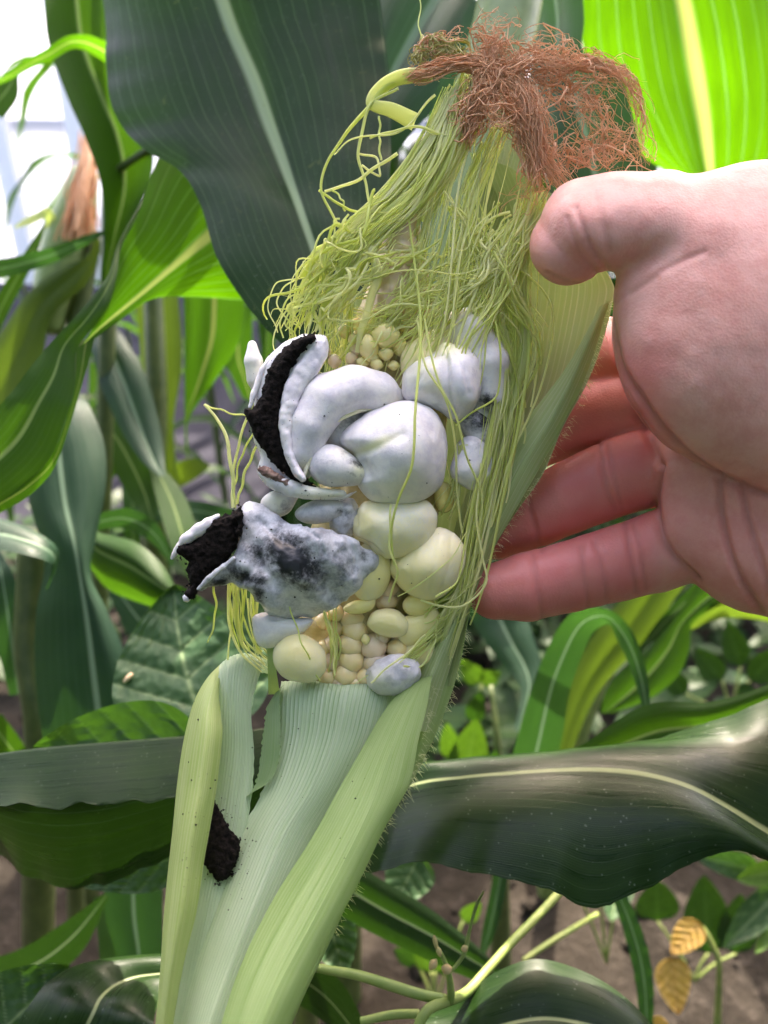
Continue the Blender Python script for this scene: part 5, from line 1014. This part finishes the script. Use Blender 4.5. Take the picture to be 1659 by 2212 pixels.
# tall plants added behind the hand to shade the ground: one is built, the others are copies
rp = thing('corn_plant', 'tall corn plant added behind the hand to shade the ground', 'corn plant', (0, 0, 0), 'corn plants in the row behind the hand')
sz_ = np.linspace(0, 1.5, 12); V, Fc, T = tubes([np.stack([.01*np.sin(sz_*3), .01*np.cos(sz_*2), sz_], 1)], [np.linspace(.014, .006, 12)], 10)
mk('stalk', V, Fc, M['stalk_dark'], rp, tint=T)
for i in range(9):
    z0 = .12+.15*i; az = i*math.pi*.97+RNG.normal(0, .35); ln_ = RNG.uniform(.42, .6); c_, s_ = math.cos(az), math.sin(az); dr = RNG.uniform(.1, .35)
    wleaf(rp, [(0, 0, z0), (c_*ln_*.2, s_*ln_*.2, z0+.16), (c_*ln_*.5, s_*ln_*.5, z0+.22), (c_*ln_*.8, s_*ln_*.8, z0+.16-dr*.3), (c_*ln_, s_*ln_, z0+.06-dr)], [.014, .036, .042, .032, .003], RNG.choice(['leaf_mid', 'leaf_dark', 'leaf_mid']), n=22, m=9)
def dup(root, loc, rz, sc):
    q = root.copy(); COL.objects.link(q); q.location = loc; q.rotation_euler = (0, 0, rz); q.scale = (sc, sc, sc)
    for ch in list(root.children): c = ch.copy(); COL.objects.link(c); c.parent = q
    return q
for i, (x, y) in enumerate([(.30, 1.45), (.62, 1.38), (.95, 1.48), (.10, 1.75), (.45, 1.85), (.80, 1.75), (1.2, 1.8), (.25, 2.35), (.7, 2.4), (1.15, 2.3), (1.6, 2.3)]):
    dup(rp, (x, y, 0), RNG.uniform(0, 6.28), RNG.uniform(.84, .98))
rp.location = (.02, 1.45, 0); rp.rotation_euler = (0, 0, 1.2)

# low side shoots of corn filling the gaps further back: copies again, each in its place
for (x, y, s_, lab) in [(-.30, 1.25, .50, 'low corn shoot in the gap left of the burst gall'), (-.13, 1.1, .46, 'low corn shoot behind the torn silvery gall'), (-.48, 1.55, .5, 'small corn shoot on the grey path near the greenhouse'), (.16, 1.0, .34, 'small dark corn shoot just below the ring finger'),
                        (.36, 1.02, .36, 'small dark corn shoot below the heel of the hand'), (.52, 1.12, .40, 'small dark corn shoot at the right edge behind the weeds'), (-.32, .92, .30, 'small corn shoot behind the bean leaves at left'), (-.5, 1.05, .34, 'small corn shoot near the left edge behind the thick stalk')]:
    dup(rp, (x, y, 0), RNG.uniform(0, 6.28), s_)['label'] = lab

# unseen corn rows added around the camera to block low sky light: one mass
Vs, Fs, Us = [], [], []; o_ = 0
spots = [(x+RNG.normal(0, .06), y+RNG.normal(0, .06)) for y in (-.36, -.7, -1.1) for x in np.arange(-1.6, 1.7, .24)]+[(x+RNG.normal(0, .05), y) for x in (-.95, .95, -1.35, 1.35) for y in (-.1, .2, .5)]
for x, y in spots:
    for i in range(9):
        z0 = .15+.19*i; az = i*math.pi*.97+RNG.normal(0, .5); ln_ = RNG.uniform(.4, .6); c_, s_ = math.cos(az), math.sin(az); dr = RNG.uniform(.05, .4)
        if abs(x) < .6 and y > -.6 and s_ > 0: ln_ *= .45
        V, Fc, UV = wgeo([(x, y, z0), (x+c_*ln_*.2, y+s_*ln_*.2, z0+.16), (x+c_*ln_*.5, y+s_*ln_*.5, z0+.22), (x+c_*ln_*.8, y+s_*ln_*.8, z0+.16-dr*.3), (x+c_*ln_, y+s_*ln_, z0+.06-dr)], [.016, .05, .056, .042, .003], n=14, m=5)
        Vs.append(V); Fs.append(Fc+o_); Us.append(UV); o_ += len(V)
cs = mk('added_corn_rows', np.concatenate(Vs), np.concatenate(Fs), M['leaf_dark'], uv=np.concatenate(Us), base=(0, -.8, 0)); cs['kind'] = 'stuff'

# ------------------------------------------------------------------ beans, weeds, litter
def bean_leaf(parent, base, tip, w, mat='bean', bend=0., skew=0., d2=None, puck=1.0, name='leaf', n=46, m=41, roll=0.):
    b = np.array(base, float); t = np.array(tip, float); ax_ = t[:2]-b[:2]; Lp = np.linalg.norm(ax_); ax_ /= Lp; pr = np.array([-ax_[1], ax_[0]])
    v = np.linspace(0, 1, n); u = np.linspace(-1, 1, m); V = np.zeros((n, m, 3)); T = np.zeros((n, m, 1))
    wv = np.where(v < .32, np.sqrt(np.clip(1-((.32-v)/.32)**2, 0, 1)), np.clip(1-((v-.32)/.68)**1.7, 0, 1)**.85)
    d = b[2]+(t[2]-b[2])*v; sc = d/F
    sd = RNG.random()*30
    for j, uu in enumerate(u):
        back = -.06*(1-abs(2*abs(uu)-1))*(v < .2)
        x = b[0]+ax_[0]*Lp*(v)+pr[0]*(uu*wv*w/2)+bend*pr[0]*np.sin(v*3.14)*Lp; y = b[1]+ax_[1]*Lp*v+pr[1]*(uu*wv*w/2)+bend*pr[1]*np.sin(v*3.14)*Lp
        q = v*5.2-abs(uu)*1.5*np.maximum(wv, .2); fr = np.abs((q-np.round(q)))
        lat = np.exp(-(fr/.045)**2); mid = math.exp(-(uu/.03)**2)
        e = np.exp(-((np.abs((v*13+np.sin(uu*9)*.3)-np.round(v*13+np.sin(uu*9)*.3)))/.10)**2)*.2
        T[:, j, 0] = np.clip(np.maximum(np.maximum(lat*.8, mid), e*.15), 0, 1)
        pk = (np.sqrt(np.clip(fr*2, 0, 1))*.5+.6*fnoise(np.stack([v*18+sd, v*0+uu*8-np.abs(uu)*v*4, v*0], -1), 3))
        hz = puck*Lp*.05*pk+Lp*.03*abs(uu)**2*2*np.sign(1)-uu*wv*w/2*math.sin(R_(roll))
        V[:, j, 0] = x; V[:, j, 1] = y; V[:, j, 2] = d-hz*sc
    return mk(name, WD(V.reshape(-1, 3)), grid_faces(n, m), M[mat], parent, tint=T.reshape(-1, 1))
b1 = thing('bean_plant', 'bean plant with large wrinkled leaves just left of the ear base', 'bean plant', tuple(WD([(430, 1900, .4)])[0]*[1, 1, 0]))
bl = bean_leaf(b1, (450, 1590, .30), (375, 1262, .34), 340, bend=-.05, n=90, m=81)
bean_leaf(b1, (440, 1625, .27), (70, 1615, .30), 205, bend=.02, n=60, m=51)
bean_leaf(b1, (400, 1850, .29), (150, 1905, .31), 120, puck=1.3)
bean_leaf(b1, (520, 1440, .34), (600, 1240, .36), 170)
tube('stem', [(455, 1590, .302), (480, 1700, .31), (500, 1900, .34), (520, 2300, .45), (540, 2800, .62)], [8, 8, 9, 10, 10], M['stem'], b1)
b2 = thing('bean_plant', 'bean leaf with a net of pale veins in the bottom left corner', 'bean plant', tuple(WD([(-60, 2500, .4)])[0]*[1, 1, 0]))
bean_leaf(b2, (-70, 2300, .25), (150, 2085, .27), 240, n=60, m=41)
tube('stem', [(-70, 2300, .252), (-90, 2500, .32), (-100, 2900, .42)], [8, 8, 9], M['stem'], b2)
b3 = thing('bean_plant', 'bean vine with bare green stems and a small bud cluster at the bottom', 'bean plant', tuple(WD([(900, 2500, .35)])[0]*[1, 1, 0]))
tube('stem', [(1222, 1914, .30), (1165, 1975, .285), (1105, 2036, .27), (1050, 2098, .255), (1005, 2146, .245), (960, 2165, .235), (925, 2180, .23), (905, 2215, .228), (895, 2280, .23), (880, 2600, .30), (880, 3100, .42)], [9, 9, 10, 11, 12, 12, 12, 12, 12, 10, 10], M['stem'], b3, n=70)
tube('stem', [(640, 2080, .25), (702, 2094, .245), (770, 2106, .24), (836, 2126, .236), (900, 2146, .234), (962, 2160, .236)], [8, 9, 10, 11, 11, 11], M['stem'], b3)
tube('stem', [(780, 2206, .24), (850, 2192, .238), (905, 2190, .236)], [8, 9, 9], M['stem'], b3)
tube('bud_stalk', [(975, 2165, .236), (973, 2130, .234), (968, 2098, .233), (955, 2065, .233), (942, 2042, .233)], [8, 8, 6, 5, 4], M['stem'], b3)
tube('bud_stalk', [(970, 2102, .233), (990, 2080, .234), (1005, 2055, .235), (1012, 2020, .236), (1028, 1960, .238), (1045, 1925, .24)], [4, 4, 5, 3, 4, 2], M['stem'], b3)
for x, y, r, ry, ro in [(940, 2034, 5, 14, .2), (936, 2083, 9, 13, -.6), (965, 2092, 12, 11, 0), (1003, 2048, 8, 6, .4), (948, 2055, 6, 10, .3)]:
    a = np.array([(x-math.sin(ro)*ry, y-math.cos(ro)*ry, .2325), (x, y, .232), (x+math.sin(ro)*ry, y+math.cos(ro)*ry, .2325)]); tube('bud', a, [2, r, r, 3], M['bud'], b3, 8, 9)
bean_leaf(b3, (700, 1960, .36), (745, 2110, .35), 110, 'bean'); bean_leaf(b3, (905, 1850, .42), (850, 1960, .41), 110, 'bean')
tube('stem', [(1130, 2075, .4), (1190, 2035, .41), (1240, 2005, .42), (1290, 1975, .44)], [5, 6, 6, 5], M['stem'], b3)
# yellowed bean leaves hanging on a thin stem
b4 = thing('bean_plant', 'withering bean stem with two hanging yellow leaves at the lower right', 'bean plant', tuple(WD([(1550, 2300, .55)])[0]*[1, 1, 0]))
tube('stem', [(1500, 1990, .5), (1522, 2010, .5), (1540, 2045, .5), (1553, 2078, .5), (1552, 2150, .51), (1548, 2260, .53), (1545, 2450, .6)], [5, 6, 6, 8, 7, 7, 7], M['stem'], b4)
bean_leaf(b4, (1512, 1992, .495), (1450, 2062, .49), 72, 'dry_leaf', puck=2, roll=40); bean_leaf(b4, (1448, 2068, .49), (1466, 2192, .485), 78, 'dry_leaf', puck=1.5)
bean_leaf(b4, (1405, 2205, .45), (1450, 2230, .45), 40, 'dry_leaf', puck=3)
def weed(label, d, leaves, mat='weed', root=None, group=None, name='weed', stems=True):
    x, y = root or (leaves[0][0], leaves[0][1]+60)
    bs = WD([(x, y, d)])[0]; t = thing(name, label, 'weed', (bs[0], bs[1], 0.005), group)
    for q in leaves:
        x0, y0, x1, y1, w = q[:5]; mm = q[5] if len(q) > 5 else mat
        bean_leaf(t, (x0, y0, d), (x1, y1, d-.02), w, mm, n=18, m=15, puck=.8)
        if stems: tube('stem', [(x, y, d), ((x+x0)/2, (y+y0)/2-8, d), (x0, y0, d)], [3, 3, 2.5], M['stem'], t, 6, 8)
    return t
weed('bright little weed right beside the ear base', .62, [(1040, 1475, 990, 1425, 44, 'lime'), (1040, 1475, 1082, 1452, 40, 'lime'), (1020, 1560, 1040, 1490, 44, 'weed')], root=(1030, 1640))
weed('lime green weed leaf low between husk and glossy leaf', .55, [(1000, 1700, 1030, 1552, 90, 'lime'), (1060, 1700, 1070, 1620, 40, 'weed'), (975, 1640, 965, 1560, 44, 'lime')], root=(1010, 1760))
weed('round-leaved dark weed under the glossy leaf', .62, [(1420, 1990, 1420, 1900, 96), (1530, 2060, 1520, 1890, 110), (1590, 2060, 1600, 1930, 90)], root=(1500, 2120))
weed('pale pointed weed at the right edge', .52, [(1690, 1920, 1560, 2050, 80, 'bean'), (1640, 1880, 1500, 1850, 60, 'bean'), (1690, 1880, 1590, 1900, 60, 'lime'), (1690, 1990, 1630, 2060, 40, 'lime')], root=(1700, 2100))
weed('pale green weed hanging below the glossy leaf', .55, [(1340, 1900, 1320, 1990, 70, 'bean'), (1290, 1900, 1290, 1950, 50, 'bean'), (1230, 1890, 1160, 1905, 40, 'lime')], root=(1310, 2080))
weed('dark broad-leaved weed in the shade right of the arched leaf', .85, [(1600, 1440, 1570, 1340, 60), (1560, 1470, 1500, 1400, 60), (1620, 1470, 1690, 1400, 66), (1480, 1500, 1430, 1440, 50), (1590, 1500, 1640, 1510, 60)], root=(1580, 1560))
weed('yellowing weed in front of the soil low in the middle', .6, [(930, 2100, 900, 2010, 50, 'lime'), (940, 2100, 1010, 2030, 50, 'lime'), (900, 2080, 850, 2050, 40, 'weed'), (1000, 1990, 1040, 1950, 40, 'lime')], root=(940, 2180))
# ground cover of small weeds, far too many to count
Vw, Fw, Tw = [], [], []; o_ = 0
for i in range(1500):
    yy = RNG.uniform(1.0, 3.4); xx = RNG.uniform(-.2, 1.5)*yy*.6+.1
    if RNG.random() < .25: xx = RNG.uniform(-1.0, .3); yy = RNG.uniform(.75, 1.3)
    if xx < .12*yy and yy > 1.2: continue
    sz = RNG.uniform(.012, .035); hgt = RNG.uniform(.01, .10); az = RNG.random()*6.28; tl_ = RNG.uniform(-.5, .7)
    f0 = np.array([math.cos(az), math.sin(az), tl_])*sz; s0 = np.array([-math.sin(az), math.cos(az), RNG.normal(0, .2)])*sz*.38; c = np.array([xx, yy, hgt])
    Vw += [c-f0, c-f0*.3+s0, c-f0*.3-s0, c+f0*.4+s0*.9, c+f0*.4-s0*.9, c+f0+[0, 0, -sz*.3], c+[0, 0, sz*.08]]
    Fw += [(o_, o_+1, o_+6), (o_, o_+6, o_+2), (o_+1, o_+3, o_+6), (o_+6, o_+4, o_+2), (o_+3, o_+5, o_+6), (o_+6, o_+5, o_+4)]; o_ += 7
for i in range(900):
    yy = RNG.uniform(.55, 1.35); xx = RNG.uniform(-.05, .66)*yy; sz = RNG.uniform(.014, .036); hgt = RNG.uniform(.01, .09); az = RNG.random()*6.28
    if yy < .8 and RNG.random() < .5: continue
    f0 = np.array([math.cos(az), math.sin(az), RNG.uniform(-.5, .6)])*sz; s0 = np.array([-math.sin(az), math.cos(az), RNG.normal(0, .2)])*sz*.42; c = np.array([xx, yy, hgt])
    prof = [(-1, .05), (-.6, .75), (-.1, 1), (.4, .8), (.8, .35), (1, .02)]
    for t_, w_ in prof: Vw += [c+f0*t_-s0*w_+[0, 0, sz*.12], c+f0*t_, c+f0*t_+s0*w_+[0, 0, sz*.12]]
    for q in range(5):
        b_ = o_+q*3; Fw += [(b_, b_+1, b_+4, b_+3), (b_+1, b_+2, b_+5, b_+4)]
    o_ += 18
gc = mk('ground_cover', Vw, Fw, M['weed'], tint=np.zeros((len(Vw), 1)), base=(0, 1.5, 0)); tag(gc, kind='stuff')
Vw, Fw = [], []; o_ = 0
for i in range(900):
    yy = RNG.uniform(.35, 1.6); xx = RNG.uniform(-.7, .8)*yy; r = RNG.uniform(.003, .012)
    q = SV*r*RNG.uniform(.6, 1.2, 3)+RNG.normal(0, r*.08, SV.shape)+[xx, yy, r*.4+.004]
    Vw.append(q); Fw += [tuple(v+o_ for v in f) for f in SF]; o_ += len(SV)
    if i > 260: break
cl = mk('clods', np.concatenate(Vw), Fw, M['soil'], base=(0, .8, 0)); tag(cl, kind='stuff')
# chip of straw on the bean leaf, specks of dirt
co = np.empty(len(bl.data.vertices)*3); bl.data.vertices.foreach_get('co', co); co = co.reshape(-1, 3)+np.array(b1['_b'])
bt = BVHTree.FromPolygons(co.tolist(), [list(p.vertices) for p in bl.data.polygons])
sp_ = []
for x, y in ((268, 1474), (277, 1464), (285, 1455)):
    hit = bt.ray_cast(Vector(CL), (Vector(WD([(x, y, 1.)])[0])-Vector(CL)).normalized())[0]
    if hit is not None: sp_.append((x, y, float(to_px([tuple(hit)])[0][2])-.0012))
if len(sp_) < 3: sp_ = [(300, 1474, .305), (308, 1464, .305), (316, 1455, .305)]
o = tube('straw_bit', sp_, [3, 6, 4], M['grub'], None, 8, 8); tag(o, 'small tan chip of straw on the edge of the wrinkled bean leaf', 'straw')
